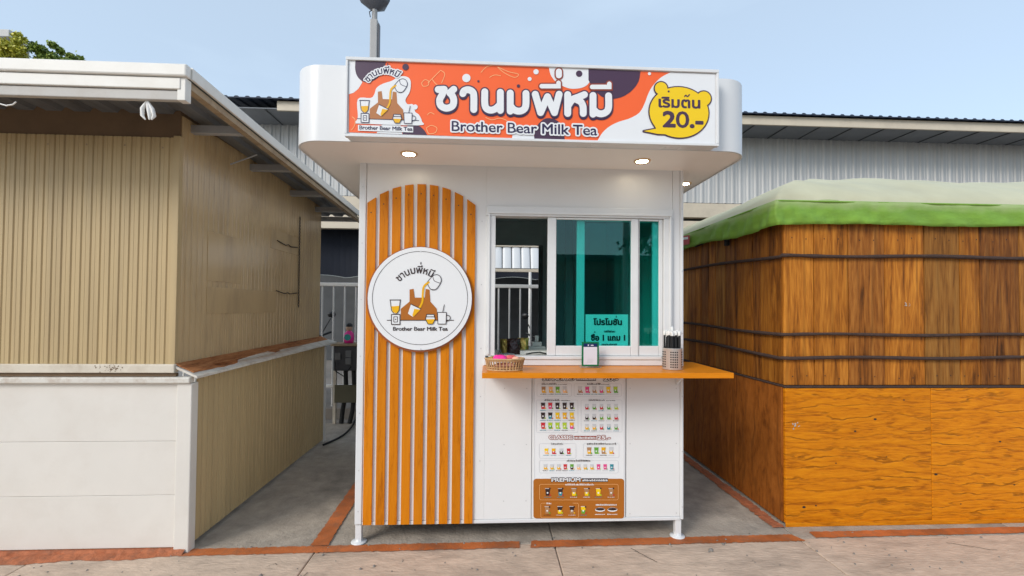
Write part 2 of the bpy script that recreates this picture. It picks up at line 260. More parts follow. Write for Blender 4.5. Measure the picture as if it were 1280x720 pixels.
# ------------------------------------------------------------------ object helpers
WORLD = {}
def reg(o, loc, parent):
    WORLD[o.name] = Vector(loc)
    if parent:
        o.parent = parent; o.location = Vector(loc) - WORLD[parent.name]
    else: o.location = loc
    COL.objects.link(o)
def tag(o, label=None, cat=None, group=None, kind=None):
    if label: o['label'] = label
    if cat: o['category'] = cat
    if group: o['group'] = group
    if kind: o['kind'] = kind
    return o
def thing(name, loc, label, cat, group=None):
    o = bpy.data.objects.new(name, None); o.empty_display_size = .1; reg(o, Vector(loc), None)
    return tag(o, label, cat, group)
class MB:
    def __init__(s): s.v = []; s.f = []; s.m = []; s.smooth = []
    def add(s, vs, fs, mi=0, sm=False):
        o = len(s.v); s.v += [Vector(v) for v in vs]
        for f in fs: s.f.append([i+o for i in f]); s.m.append(mi); s.smooth.append(sm)
        return s
    def box(s, x0, x1, y0, y1, z0, z1, mi=0):
        vs = [(x, y, z) for z in (z0, z1) for y in (y0, y1) for x in (x0, x1)]
        return s.add(vs, [(0,2,3,1), (4,5,7,6), (0,1,5,4), (2,6,7,3), (0,4,6,2), (1,3,7,5)], mi)
    def prism(s, poly, d, mi=0, sm=False):
        """polygon (3D points) pushed along the vector d, caps filled"""
        n = len(poly); d = Vector(d); a = [Vector(p) for p in poly]; b = [p+d for p in a]
        s.add(a+b, [(i, (i+1) % n, n+(i+1) % n, n+i) for i in range(n)], mi, sm)
        s.add(a, [tuple(range(n))[::-1]], mi); s.add(b, [tuple(range(n))], mi); return s
    def tube(s, pts, r, n=8, mi=0, caps=True):
        pts = [Vector(p) for p in pts]; rings = []
        rs = r if isinstance(r, (list, tuple)) else [r]*len(pts)
        t0 = (pts[1]-pts[0]).normalized(); u = t0.orthogonal().normalized()
        for i, p in enumerate(pts):
            t = ((pts[min(i+1, len(pts)-1)]-pts[max(i-1, 0)])).normalized()
            u = (u - t*u.dot(t)).normalized(); v = t.cross(u)
            rings.append([p + (u*math.cos(a)+v*math.sin(a))*rs[i] for a in [2*math.pi*k/n for k in range(n)]])
        vs = [q for rg in rings for q in rg]
        fs = [(i*n+k, i*n+(k+1) % n, (i+1)*n+(k+1) % n, (i+1)*n+k) for i in range(len(pts)-1) for k in range(n)]
        s.add(vs, fs, mi, True)
        if caps: s.add(rings[0], [tuple(range(n))[::-1]], mi); s.add(rings[-1], [tuple(range(n))], mi)
        return s
    def lathe(s, prof, c, n=24, mi=0, sx=1., sy=1.):
        c = Vector(c); vs = [c+Vector((r*sx*math.cos(2*math.pi*k/n), r*sy*math.sin(2*math.pi*k/n), z)) for r, z in prof for k in range(n)]
        fs = [(i*n+k, i*n+(k+1) % n, (i+1)*n+(k+1) % n, (i+1)*n+k) for i in range(len(prof)-1) for k in range(n)]
        return s.add(vs, fs, mi, True)
    def disc(s, c, r, n=16, nrm='y', mi=0, ry=None):
        c = Vector(c); ry = ry or r; P = []
        for k in range(n):
            a = 2*math.pi*k/n; u, v = r*math.cos(a), ry*math.sin(a)
            P.append(c + (Vector((u, 0, v)) if nrm == 'y' else Vector((u, v, 0)) if nrm == 'z' else Vector((0, u, v))))
        return s.add(P, [tuple(range(n))], mi)
    def build(s, name, mats, parent=None, bevel=0., label=None, cat=None, group=None, kind=None, seg=2, rnd=0., sub=0):
        xs = [v.x for v in s.v]; ys = [v.y for v in s.v]; zs = [v.z for v in s.v]
        o = Vector(((min(xs)+max(xs))/2, (min(ys)+max(ys))/2, min(zs)))
        me = bpy.data.meshes.new(name); me.from_pydata([v-o for v in s.v], [], s.f)
        for mm in (mats if isinstance(mats, (list, tuple)) else [mats]): me.materials.append(M[mm] if isinstance(mm, str) else mm)
        me.polygons.foreach_set('material_index', s.m); me.polygons.foreach_set('use_smooth', s.smooth); me.update()
        ob = bpy.data.objects.new(name, me); reg(ob, o, parent)
        if bevel:
            b = ob.modifiers.new('bevel', 'BEVEL'); b.width = bevel; b.segments = seg; b.limit_method = 'ANGLE'; b.angle_limit = R(40)
        if sub: q = ob.modifiers.new('sub', 'SUBSURF'); q.levels = sub; q.render_levels = sub
        return tag(ob, label, cat, group, kind)
def box(name, mt, parent, x0, x1, y0, y1, z0, z1, bevel=.002, **k):
    return MB().box(x0, x1, y0, y1, z0, z1).build(name, mt, parent, bevel, **k)
def corr(axis, a, b, fixed, z0, z1, prof, period, side=1):
    """vertical ribbed sheet: prof = [(fraction, depth)] over one period; axis 'x' sheet at y=fixed or 'y' at x=fixed"""
    pts = []; t = a
    while t < b:
        for fr, d in prof:
            q = t+fr*period
            if q <= b: pts.append((q, d))
        t += period
    pts.append((b, 0)); vs = []
    for q, d in pts:
        for z in (z0, z1): vs.append((q, fixed+side*d, z) if axis == 'x' else (fixed+side*d, q, z))
    return MB().add(vs, [(2*i, 2*i+2, 2*i+3, 2*i+1) for i in range(len(pts)-1)])
def copy_obj(o, loc, parent=None):
    c = o.copy(); reg(c, Vector(loc), parent); return c

# ------------------------------------------------------------------ flat print on a plane: px -> plane y = Y
def smooth(pts, n=6):
    if len(pts) < 3: return pts
    out = []; P = [pts[0]]+list(pts)+[pts[-1]]
    for i in range(1, len(P)-2):
        p0, p1, p2, p3 = P[i-1], P[i], P[i+1], P[i+2]
        for k in range(n):
            t = k/n
            out.append(tuple(.5*((2*p1[j])+(-p0[j]+p2[j])*t+(2*p0[j]-5*p1[j]+4*p2[j]-p3[j])*t*t+(-p0[j]+3*p1[j]-3*p2[j]+p3[j])*t**3) for j in (0, 1)))
    out.append(tuple(pts[-1])); return out
class Print:
    def __init__(s, Y): s.Y = Y; s.mb = MB(); s.mats = []; s.k = 0
    def mi(s, m):
        if m not in s.mats: s.mats.append(m)
        return s.mats.index(m)
    def pt(s, p, layer):
        q = onY(p[0], p[1], s.Y); q.y = s.Y - layer*.0006 - (s.k % 59)*.00001; return q
    def poly(s, pts, m, layer=0):
        s.k += 1; V = [s.pt(p, layer) for p in pts]
        tri = geometry.tessellate_polygon([[Vector((p[0], p[1], 0)) for p in pts]])
        s.mb.add(V, [tuple(t) for t in tri], s.mi(m))
    def polyh(s, outer, holes, m, layer):
        s.k += 1; loops = [outer]+holes; flat = [p for l in loops for p in l]; V = [s.pt(p, layer) for p in flat]
        tri = geometry.tessellate_polygon([[Vector((p[0], p[1], 0)) for p in l] for l in loops])
        s.mb.add(V, [tuple(t) for t in tri], s.mi(m))
    def rect(s, x0, y0, x1, y1, m, layer=0): s.poly([(x0,y0), (x1,y0), (x1,y1), (x0,y1)], m, layer)
    def disc(s, c, r, m, layer=0, ry=None, n=20):
        ry = ry or r; s.poly([(c[0]+r*math.cos(2*math.pi*i/n), c[1]+ry*math.sin(2*math.pi*i/n)) for i in range(n)], m, layer)
    def stroke(s, pts, wd, m, layer=0, sm=True, closed=False, n=6, caps=True):
        if sm: pts = smooth(pts, n)
        if closed: pts = list(pts)+[pts[0]]
        n_ = len(pts)-1 if closed else len(pts); P = pts[:n_]
        if n_ < 2: return
        Lf = []; Rt = []
        for i in range(n_):
            a = P[(i-1) % n_] if (closed or i > 0) else None; b = P[(i+1) % n_] if (closed or i < n_-1) else None; p = P[i]; ns = []
            for u, v in ((a, p), (p, b)):
                if u is None or v is None: continue
                dx, dy = v[0]-u[0], v[1]-u[1]; L = math.hypot(dx, dy) or 1e-9; ns.append((-dy/L, dx/L))
            nx, ny = sum(q[0] for q in ns)/len(ns), sum(q[1] for q in ns)/len(ns); q2 = max(nx*nx+ny*ny, .36)
            nx, ny = nx/q2*wd/2, ny/q2*wd/2; Lf.append((p[0]+nx, p[1]+ny)); Rt.append((p[0]-nx, p[1]-ny))
        for i in range(n_ if closed else n_-1):
            j = (i+1) % n_; a, b = P[i], P[j]
            if closed and caps:
                dx, dy = b[0]-a[0], b[1]-a[1]; L = math.hypot(dx, dy)
                if L < 1e-6: continue
                nx, ny = -dy/L*wd/2, dx/L*wd/2; quad = [(a[0]+nx, a[1]+ny), (b[0]+nx, b[1]+ny), (b[0]-nx, b[1]-ny), (a[0]-nx, a[1]-ny)]
                s.disc(a, wd/2, m, layer, n=10 if wd > 2 else 6)
            else: quad = [Lf[i], Lf[j], Rt[j], Rt[i]]
            s.k += 1; s.mb.add([s.pt(q, layer) for q in quad], [(0, 1, 2, 3)], s.mi(m))
        if caps and not closed:
            for p, q in ((P[0], P[1]), (P[-1], P[-2])):
                a0 = math.atan2(p[1]-q[1], p[0]-q[0]); s.k += 1
                s.poly([(p[0]+wd/2*math.cos(a0+math.pi*(k/10-.5)), p[1]+wd/2*math.sin(a0+math.pi*(k/10-.5))) for k in range(11)], m, layer)
    def text(s, body, org, ex, ey, m, layer=0, bold=0., halo=None, halo_m=None, warp=None):
        """glyph outlines at org (px), ex/ey = px per em along and up; warp bends (u,v) first"""
        for outer, holes in glyphs(body):
            f = (lambda p: (org[0]+p[0]*ex[0]+p[1]*ey[0], org[1]+p[0]*ex[1]+p[1]*ey[1])) if not warp else (lambda p: warp(p))
            O = [f(p) for p in outer]; Hs = [[f(p) for p in h] for h in holes]
            if halo: s.stroke(O, halo, halo_m, layer-1, sm=False, closed=True); s.poly(O, halo_m, layer-1)
            s.polyh(O, Hs, m, layer)
            if bold:
                for l_ in [O]: s.stroke(l_, bold, m, layer, sm=False, closed=True)
    def build(s, name, parent, **k): return s.mb.build(name, s.mats, parent, **k)
GC = {}
def glyphs(body):
    if body in GC: return GC[body]
    cu = bpy.data.curves.new('text_outline', 'FONT'); cu.body = body; cu.size = 1
    o = bpy.data.objects.new('text_outline', cu); COL.objects.link(o)
    dg = bpy.context.evaluated_depsgraph_get(); dg.update()
    c = o.evaluated_get(dg).to_curve(dg); polys = []
    for sp_ in c.splines:
        P = []; B = sp_.bezier_points; n = len(B)
        if n == 0: P = [(p.co.x, p.co.y) for p in sp_.points]
        for i in range(n):
            a, b = B[i], B[(i+1) % n]
            straight = (a.handle_right-a.co).length < 1e-5 and (b.handle_left-b.co).length < 1e-5
            q = [a.co] if straight else geometry.interpolate_bezier(a.co, a.handle_right, b.handle_left, b.co, 4)[:-1]
            P += [(v.x, v.y) for v in q]
        R_ = []
        for p in P:
            if not R_ or math.hypot(p[0]-R_[-1][0], p[1]-R_[-1][1]) > 1e-4: R_.append(p)
        if len(R_) > 2: polys.append(R_)
    o.evaluated_get(dg).to_curve_clear(); COL.objects.unlink(o); bpy.data.objects.remove(o); bpy.data.curves.remove(cu)
    area = lambda P: sum(a[0]*b[1]-b[0]*a[1] for a, b in zip(P, P[1:]+P[:1]))/2
    def inside(p, P):
        r = False
        for a, b in zip(P, P[1:]+P[:1]):
            if (a[1] > p[1]) != (b[1] > p[1]) and p[0] < (b[0]-a[0])*(p[1]-a[1])/(b[1]-a[1])+a[0]: r = not r
        return r
    outs = []; hol = []
    for P in polys:
        box_ = [Q for Q in polys if Q is not P and abs(area(Q)) > abs(area(P)) and area(Q)*area(P) < 0 and inside(P[0], Q)]
        if box_: hol.append((P, min(box_, key=lambda Q: abs(area(Q)))))
        else: outs.append([P, []])
    for P, Q in hol:
        for o_ in outs:
            if o_[0] is Q: o_[1].append(P)
    GC[body] = outs; return outs
def span(body):
    xs = [p[0] for o_, h in glyphs(body) for p in o_]; return min(xs), max(xs)
def squiggle(pr, x0, x1, y, h, m, layer, wd=.5):
    """illegible small print: a run of tiny strokes"""
    x = x0
    while x < x1:
        ww = random.uniform(.5, 1.2); hh = random.uniform(.55, 1)*h
        pr.rect(x, y-hh, min(x1, x+ww), y, m, layer); x += ww+random.uniform(.2, .7)

# ================================================================== SETTING
gm = MB().add([(-150,-120,-.014), (150,-120,-.014), (150,220,-.014), (-150,220,-.014)], [(0,1,2,3)])
ground = gm.build('ground', 'ground', kind='structure')
XJ = [-7.2, -5.65, -4.1, -2.57, -1.02, .415, 1.98, 3.53, 5.08, 6.6, 8.2]; YJ = [-2.9, -.05, 2.79, 5.75]
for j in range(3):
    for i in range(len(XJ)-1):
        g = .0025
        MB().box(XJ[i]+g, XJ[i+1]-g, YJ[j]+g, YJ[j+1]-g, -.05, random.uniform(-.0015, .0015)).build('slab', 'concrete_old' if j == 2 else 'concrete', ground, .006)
def stripe(pts_l, pts_r, z=.0045, name='painted_line', mt='paint', jit=.005):
    """ragged painted strip between two ground polylines"""
    n = 140; L = []; Rr = []
    for i in range(n+1):
        t = i/n; a = Vector(pts_l[0]).lerp(Vector(pts_l[1]), t); b = Vector(pts_r[0]).lerp(Vector(pts_r[1]), t)
        j = Vector((random.uniform(-jit, jit), random.uniform(-jit, jit)))
        k = Vector((random.uniform(-jit, jit), random.uniform(-jit, jit)))
        L.append((a.x+j.x, a.y+j.y, z)); Rr.append((b.x+k.x, b.y+k.y, z))
    return MB().add(L+Rr, [(i, i+1, n+2+i, n+1+i) for i in range(n)]).build(name, mt, ground)
stripe([(-1.78,2.79), (.20,2.812)], [(-1.78,2.715), (.20,2.735)])
stripe([(.27,2.813), (1.965,2.835)], [(.26,2.735), (2.0,2.752)])
stripe([(2.10,2.86), (5.2,2.90)], [(2.09,2.785), (5.2,2.815)])
stripe([(-1.065,2.80), (-1.15,5.6)], [(-.965,2.80), (-1.04,5.6)], z=.008)
stripe([(1.90,2.93), (1.88,5.2)], [(1.985,2.93), (1.965,5.2)], mt='mortar', jit=.01, z=.006)
# crumbling red mortar kerb under the beige stall
n = 90; vs = []; fs = []
for i in range(n+1):
    x = -4.6 + (2.83)*i/n; yo = 2.655+.010*math.sin(i*.37)+random.uniform(-.007, .007) - (.02 if i < 40 else 0) + .055*max(0, (i-55)/35)
    vs += [(x, 2.80, .028), (x, 2.752+random.uniform(-.006, .006), .026), (x, 2.742+random.uniform(-.008, .008), .010+random.uniform(0, .006)), (x, yo, .003)]
    if i < n: fs += [(4*i+k, 4*i+k+1, 4*i+5+k, 4*i+4+k) for k in range(3)]
MB().add(vs, fs).build('mortar_kerb', 'mortar', ground)
# small cracks, dead leaves and spots of dirt on the slabs: thin sheets
for (x, y, l_, a) in ((-1.02, 2.42, .12, 1.2), (.42, 2.9, .0, 0), (-1.23, 2.60, .05, .3), (.98, 2.55, .2, 2.2), (3.1, 2.6, .25, 2.7)):
    if l_:
        p = []; c = Vector((x, y))
        for i in range(7):
            q = c+Vector((math.cos(a), math.sin(a)))*l_*i/6+Vector((random.uniform(-.008, .008), random.uniform(-.008, .008)))
            p.append(q)
        V = [(q.x, q.y, .0030) for q in p]+[(q.x+.004, q.y+.002, .0030) for q in p]
        MB().add(V, [(i, i+1, 8+i, 7+i) for i in range(6)]).build('crack', 'rubber', ground)
# kerb step in front of the fence
box('kerb_step', 'ground', None, -6, 6, 6.0, 6.3, -.02, .13, .012, kind='structure')
deb = MB()
for i in range(260):
    x = random.uniform(-3, 4); y = random.choice((random.uniform(2.35, 2.75), random.uniform(2.0, 2.8), random.gauss(2.79, .04))); r = abs(random.gauss(0, .0035))+.0015
    deb.lathe([(r, 0), (r*.8, r*.6), (.0001, r*.8)], (x, y, .002), 5)
deb.build('grit', 'ground', kind='stuff', label='scattered grit and crumbs on the concrete', cat='grit')

# ================================================================== BEIGE STALL (left)
LY = 2.764; LB = -1.752; LU = -1.862; LBK = 4.93; LX0 = -4.6
st = thing('market_stall', (-3.0, 3.8, 0), 'beige ribbed metal market stall with white base boards and jutting roof', 'stall')
prof = [(0, 0), (.10, .006), (.16, .006), (.24, 0), (.55, 0), (.585, .0014), (.615, .0014), (.65, 0)]
z_lo, z_hi = 1.10, 2.46
corr('x', LX0, LU-.002, LY+.004, z_lo, z_hi, prof, .0545, 1).build('front_cladding', 'beige', st)
corr('y', LY+.012, LBK+.1, LU, z_lo, 2.60, prof, .0545, -1).build('side_cladding', 'beige_gloss', st)
box('corner_trim', 'beige', st, LU-.035, LU+.004, LY-.004, LY+.03, z_lo, 2.47, .003)
box('head_board', 'brown_band', st, LX0, LU-.004, LY+.012, LY+.05, 2.455, 2.64, .003)
box('head_board', 'brown_band', st, LU-.05, LU-.006, LY+.055, LBK+.1, 2.55, 2.64, .003)
for k in range(12):
    MB().disc((LU-.10-.218*k, LY+.0032, 2.40+random.uniform(-.01, .01)), .0055, 8).build('fixing', 'edge_brown', st)
sp_ = MB()
for k in range(40):
    x, z = onY(138, 452, LY-.0226).x+random.gauss(0, .045), 1.082+random.gauss(0, .010); r = random.uniform(.0015, .005); P = []
    for a_ in range(6): P.append((x+r*random.uniform(.6, 1.4)*math.cos(a_*1.05), LY-.0224-.00003*k, max(1.058, min(1.103, z+r*random.uniform(.5, 1.2)*math.sin(a_*1.05)))))
    sp_.add(P, [tuple(range(6))])
sp_.build('grime_spot', 'brown_band', st, kind='stuff')
# sills
box('sill', 'cream_trim', st, LX0, LU+.012, LY-.022, LY+.02, 1.055, 1.105, .004)
box('sill_gap', 'brown_band', st, LX0, LU+.012, LY-.004, LY+.02, 1.032, 1.052, .002)
box('sill_ledge', 'white_worn', st, LX0, LB-.004, LY-.03, LY+.02, .995, 1.030, .006)
# base: three white boards, corner post
box('base_backing', 'cream', st, LX0, LB-.09, LY+.008, LY+.03, .03, .99, 0)
for z0, z1 in ((.03, .3342), (.3358, .6502), (.6518, .993)):
    box('base_board', 'cream', st, LX0, LB-.088, LY, LY+.0075, z0, z1, .002)
box('corner_post', 'cream', st, LB-.086, LB, LY-.012, LY+.05, .0, .994, .005)
corr('y', LY+.052, LBK, LB-.012, .035, 1.03, prof, .0545, -1).build('base_cladding', 'beige', st)
box('bottom_rail', 'brown_band', st, LB-.07, LB-.03, LY+.06, LBK, .02, .06, .003)  # dark brown colour stands in for the shadow under the side wall
box('foot_post', 'cream', st, LB-.07, LB-.01, LBK-.01, LBK+.05, 0, 1.02, .004)
# tilted plywood shelf along the side, with a split upper ply and a worn white lip
V = [(LU, LY-.01, 1.085), (LU, LBK+.15, 1.105), (LB+.055, LBK+.17, 1.052), (LB+.035, LY-.02, 1.022)]
MB().prism(V, (0, 0, .014)).build('side_shelf', 'white_worn', st, .003)
V = [(LU+.004, LY+.0, 1.101), (LU+.004, LBK+.14, 1.121)]
nn = 40; ed = []
for i in range(nn+1):
    t = i/nn; y = LBK+.14-(LBK+.14-LY)*t; ww = .118-.020*t+.012*math.sin(t*9)+random.uniform(-.005, .005)-(.03 if .55 < t < .8 else 0)
    ed.append((LU+.004+ww, y, 1.119-.019*t-.048*ww/.11))
MB().prism(V+ed, (0, 0, .007)).build('shelf_ply', 'ply_old', st)
nn = 30; A = []; B = []
for i in range(nn+1):
    t = i/nn; y = LY+.25+1.35*t; A.append((LU+.085+.03*math.sin(t*3.1)+random.uniform(-.003, .003), y, 1.078+.012*t+.005)); B.append((LU+.10+.035*math.sin(t*3.1)+random.uniform(-.004, .004), y, 1.073+.012*t+.013))
MB().add(A+B, [(i, i+1, nn+2+i, nn+1+i) for i in range(nn)]).build('ply_splinter', 'counter', st)
# roof: sloping ribbed sheet, flashing at the front and side
RX, RY, RB = -1.50, 2.28, 5.4
def rz(y): return 2.60 - (y-RY)*.030
rp_ = []; t = LX0-.6
pts = []
while t < RX-.03:
    for fr, d in ((0, 0), (.55, 0), (.66, .022), (.86, .022)): pts.append((t+fr*.16, d))
    t += .16
pts.append((RX-.03, 0)); V = []
for x, d in pts:
    for y in (RY+.03, RB): V.append((x, y, rz(y)+.02+d))
MB().add(V, [(2*i, 2*i+2, 2*i+3, 2*i+1) for i in range(len(pts)-1)]).build('roof_sheet', 'zinc', st)
MB().add([v+Vector((0, 0, .012)) for v in map(Vector, V)], [(2*i, 2*i+2, 2*i+3, 2*i+1) for i in range(len(pts)-1)]).build('roof_top_sheet', 'fascia', st)
fl = LX0-.6
box('flashing', 'fascia', st, fl, RX, RY-.02, RY+.02, 2.582, 2.645, .008)
box('flashing_lower', 'fascia', st, fl, RX-.035, RY-.008, RY+.02, 2.522, 2.579, .004)
box('gutter_channel', 'fascia_grey', st, fl, RX-.05, RY+.002, RY+.03, 2.470, 2.519, .004)
box('channel_end', 'fascia', st, RX-.052, RX-.012, RY-.004, RY+.04, 2.468, 2.581, .003)
def slope_box(x0, x1, y0, y1, za, zb, base=0.0):
    P = [(x0, y0, rz(y0)+za), (x1, y0, rz(y0)+za), (x1, y0, rz(y0)+zb), (x0, y0, rz(y0)+zb)]
    return MB().prism(P, (0, y1-y0, rz(y1)-rz(y0)))
slope_box(RX-.012, RX+.004, RY+.022, RB, -.015, .045).build('side_flashing', 'fascia', st, .004)
slope_box(RX-.06, RX-.016, RY+.045, RB, -.055, -.018).build('edge_board', 'edge_brown', st, .003)
for y in (2.86, 3.55, 4.25, 4.85, 5.3):
    box('purlin', 'purlin', st, LX0, RX-.065, y, y+.045, rz(y)-.055, rz(y)-.005, .003)
for y in (3.2,):
    MB().tube([(LU+.05, y, 2.44), (LU+.22, y+.02, 2.52)], .005, 6).build('stay_rod', 'purlin', st)
# patched sheets on the long side
for (y0, y1, z0, z1) in ((3.05, 3.45, 1.62, 1.95), (3.9, 4.5, 1.95, 2.12), (3.05, 4.0, 1.40, 1.58)):
    box('patch', 'beige_gloss', st, LU-.002, LU+.0035, y0, y1, z0, z1, .001)
# chain and hooks on the stall's side wall
ch = MB(); z = 2.32; k = 0
while z > 1.45:
    a = .006; pts = [(LU+.012+(a*math.cos(q) if k % 2 else 0), 4.45+(0 if k % 2 else a*math.cos(q)), z+.011*math.sin(q)) for q in [math.pi*2*i/8 for i in range(9)]]
    ch.tube(pts, .0022, 5); z -= .016; k += 1
ch.build('hanging_chain', 'rubber', label='thin dark chain hanging down the ribbed beige stall wall', cat='chain')
for (yy, zz) in ((4.2, 2.02), (4.2, 1.58)):
    MB().tube([(LU+.008, yy-.2, zz+.01), (LU+.014, yy-.05, zz-.012), (LU+.018, yy, zz), (LU+.014, yy+.05, zz-.012), (LU+.008, yy+.22, zz+.004)], .004, 6).build('wire_tie', 'rubber', st)
# plastic film knot hanging under the flashing
kx = onY(184, 128, RY+.02)
m_ = MB()
for a in (-.5, .1, .45):
    pts = [kx+Vector((0, 0, .01)), kx+Vector((a*.05, .004, -.03)), kx+Vector((a*.06+.004, .006, -.065)), kx+Vector((a*.03+.006, .004, -.085))]
    pts = [Vector((*p,)) for p in pts]
    m_.tube(pts, [.004, .010, .009, .003], 6)
m_.build('plastic_strip', 'knot', label='white plastic strip knotted under the eave of the beige stall', cat='plastic strip')
hk = onY(8, 129, RY+.02)
MB().tube([hk+Vector((-.05, 0, .012)), hk+Vector((-.03, 0, -.004)), hk+Vector((.0, 0, -.012)), hk+Vector((.03, 0, -.006)), hk+Vector((.045, 0, .008))], .0035, 6).build('wire_hook', 'knot', st)

# ================================================================== WOODEN STALL (right)
RX0, RYF = 2.005, 2.957
ws = thing('wooden_stall', (3.2, 4.0, 0), 'brown wooden plank stall with amber plywood lower panels', 'stall')
bx_px = [979, 1017.5, 1060.5, 1106, 1156, 1200, 1225, 1275, 1318, 1362, 1400, 1445, 1490]
XB = [onY(x, 400, RYF).x for x in bx_px]; XB[0] = RX0
for i in range(len(XB)-1):
    d = random.uniform(0, .004)
    box('plank', ('plank', 'plank', 'plank_dark', 'plank', 'plank_pale', 'plank', 'plank_dark', 'plank_pale')[i % 8], ws, XB[i]+.003, XB[i+1]-.003, RYF-.004+d, RYF+.02, .945, 2.14+random.uniform(-.01, .01), .003)
for x in [ (a_+b_)/2+d_ for a_, b_ in zip(XB, XB[1:]) for d_ in (-.05, .05)]:
    for z in (1.0, 1.95): MB().disc((x, RYF-.0052, z+random.uniform(-.012, .012)), .0042, 8).build('nail', 'rubber', ws)
YB = [RYF+.021, 3.223, 3.315, 3.525, 3.72, 3.88, 4.004, 4.15, 4.26, 4.42, 4.6, 4.78, 4.95, 5.1]
for i in range(len(YB)-1):
    d = random.uniform(0, .005)
    box('plank', ('plank', 'plank_dark', 'plank', 'plank_dark', 'plank_pale')[i % 5], ws, RX0-.002+d, RX0+.02, YB[i]+.003, YB[i+1]-.003, .945, 2.16, .003)
for x0, x1 in ((RX0, onY(1162, 560, RYF).x), (onY(1162, 560, RYF).x+.003, 4.3), (4.303, 5.5)):
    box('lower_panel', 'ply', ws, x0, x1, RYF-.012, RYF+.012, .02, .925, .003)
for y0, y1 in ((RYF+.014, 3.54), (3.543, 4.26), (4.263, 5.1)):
    box('side_panel', 'ply_shaded', ws, RX0-.010, RX0+.012, y0, y1, .02, .93, .003)  # plywood browner than the front panels: the kiosk's shade put into its colour
for (px_, py_, r_) in ((1094,524,.011), (1069,539,.009), (1130,500,.007), (1005,634,.012), (1020,632,.007), (1170,593,.012), (1250,552,.009), (1045,579,.006), (1108,571,.005), (1201,630,.006), (1268,606,.007)):
    c = onY(px_, py_, RYF-.0135); MB().disc((c.x, RYF-.0135, c.z), r_, 12, ry=r_*.6).build('knot', 'rubber', ws)
for (px_, py_, r_, yy) in ((994,533,.026,RYF-.0137), (1133,381,.020,RYF-.0072)):
    m_ = MB(); c = onY(px_, py_, yy)
    for q_ in range(9):
        P = []; ox, oz = random.gauss(0, r_*.5), random.gauss(0, r_*.5); rr_ = r_*random.uniform(.12, .3)
        for a_ in range(7): P.append((c.x+ox+rr_*random.uniform(.6, 1.3)*math.cos(a_*.9), yy-.00015*q_, c.z+oz+rr_*random.uniform(.5, 1.2)*math.sin(a_*.9)))
        m_.add(P, [tuple(range(7))])
    m_.build('scuff', 'fascia_grey', ws)
box('skirting', 'ply', ws, RX0-.005, 5.5, RYF-.022, RYF-.0125, .0, .028, .002)
box('moulding', 'rope', ws, RX0-.008, 5.5, RYF-.016, RYF+.01, .928, .942, .003)
box('moulding', 'rope', ws, RX0-.016, RX0+.012, RYF+.012, 5.1, .932, .944, .003)
box('backing', 'rubber', ws, RX0+.024, 5.5, RYF+.0215, RYF+.03, .05, 2.1, 0)
box('backing', 'rubber', ws, RX0+.0215, RX0+.03, RYF+.032, 5.04, .05, 2.1, 0)
box('back_panel', 'ply_shaded', ws, RX0+.03, 5.5, 5.05, 5.1, .02, 2.2, .003)
for y, z in ((3.45, 2.05), (4.0, 2.07)):
    MB().tube([(RX0-.03, y, z), (RX0-.05, y+.15, z-.02), (RX0-.03, y+.32, z+.03)], .006, 6).build('bungee_hook', 'rubber', ws)
MB().box(RX0-.04, RX0-.012, 3.62, 3.66, 1.99, 2.06).build('tarp_clamp', 'rubber', ws, .004)
def rope(zf, zside, lab, r=.011, dbl=False):
    pts = []
    for i in range(26):
        t = i/25; y = 5.05-(5.05-RYF-.02)*t; pts.append((RX0-.006-r-.004*math.sin(t*11)-.002, y, zside+(zf-zside)*t+.006*math.sin(t*7+zf*9)))
    pts.append((RX0-.012-r*.6, RYF-.012-r*.4, zf)); 
    for i in range(40):
        t = i/39; pts.append((RX0+.03+3.4*t, RYF-.006-r-.003*abs(math.sin(t*21)), zf+.005*math.sin(t*17+zf*5)+.012*t))
    m_ = MB().tube(pts, [r*random.uniform(.85, 1.12) for _ in pts], 8)
    return m_.build('rope', 'rope', label=lab, cat='rope', group='ropes tied round the wooden stall')
rope(1.826, 1.875, 'dark rope tied round wooden stall just below the green tarpaulin', .0125)
rope(1.289, 1.325, 'dark rope round wooden stall, middle one of three', .0115)
rope(1.131, 1.165, 'dark rope round wooden stall, lowest, just above the plywood panels', .012)
# green tarpaulin: skirt and faded hipped top in one sagging sheet
def hmap(x, y):
    """height of the tarpaulin top: hip over a ridge along x at y = 3.55"""
    a = max(0, min(1, (y-2.915)/.56)); b = max(0, min(1, (5.25-y)/1.5)); c = max(0, min(1, (x-1.93)/.66))
    k = min(a, b, c); s_ = k**.62
    return 2.19+.335*s_+.010*math.sin(x*5.1+y*3)*min(1, 4*k)+.006*math.sin(x*13+y*9)*min(1, 4*k)
tx = [1.93+.02*i for i in range(6)]+[2.05+.05*i for i in range(14)]+[2.75+.1*i for i in range(30)]
ty = [2.915+.02*i for i in range(6)]+[3.035+.05*i for i in range(14)]+[3.735+.1*i for i in range(16)]
V = []; fs = []; ny = len(ty)
for x in tx:
    for y in ty: V.append((x, y, hmap(x, y)))
for i in range(len(tx)-1):
    for j in range(ny-1): fs.append((i*ny+j, (i+1)*ny+j, (i+1)*ny+j+1, i*ny+j+1))
tp = thing('tarpaulin', (3.4, 3.9, 2.0), 'green tarpaulin with a sun-faded top over the wooden stall', 'tarpaulin')
m_ = MB(); m_.add(V, fs, 0, True); m_.build('tarp_top', 'tarp_top', tp)
def skirt(path, z1f, z0f):
    V = []; n = len(path)
    for i, (x, y) in enumerate(path):
        for k in range(7):
            t = k/6; V.append((x, y, z1f(x, y)*(1-t)+z0f(x, y)*t, ))
    return V, [(i*7+k, (i+1)*7+k, (i+1)*7+k+1, i*7+k+1) for i in range(n-1) for k in range(6)]
pth = [(1.927-.004*math.sin(y*9), y) for y in reversed(ty)]+[(x, 2.911+.005*math.sin(x*6.3)+.003*math.sin(x*17)) for x in tx]
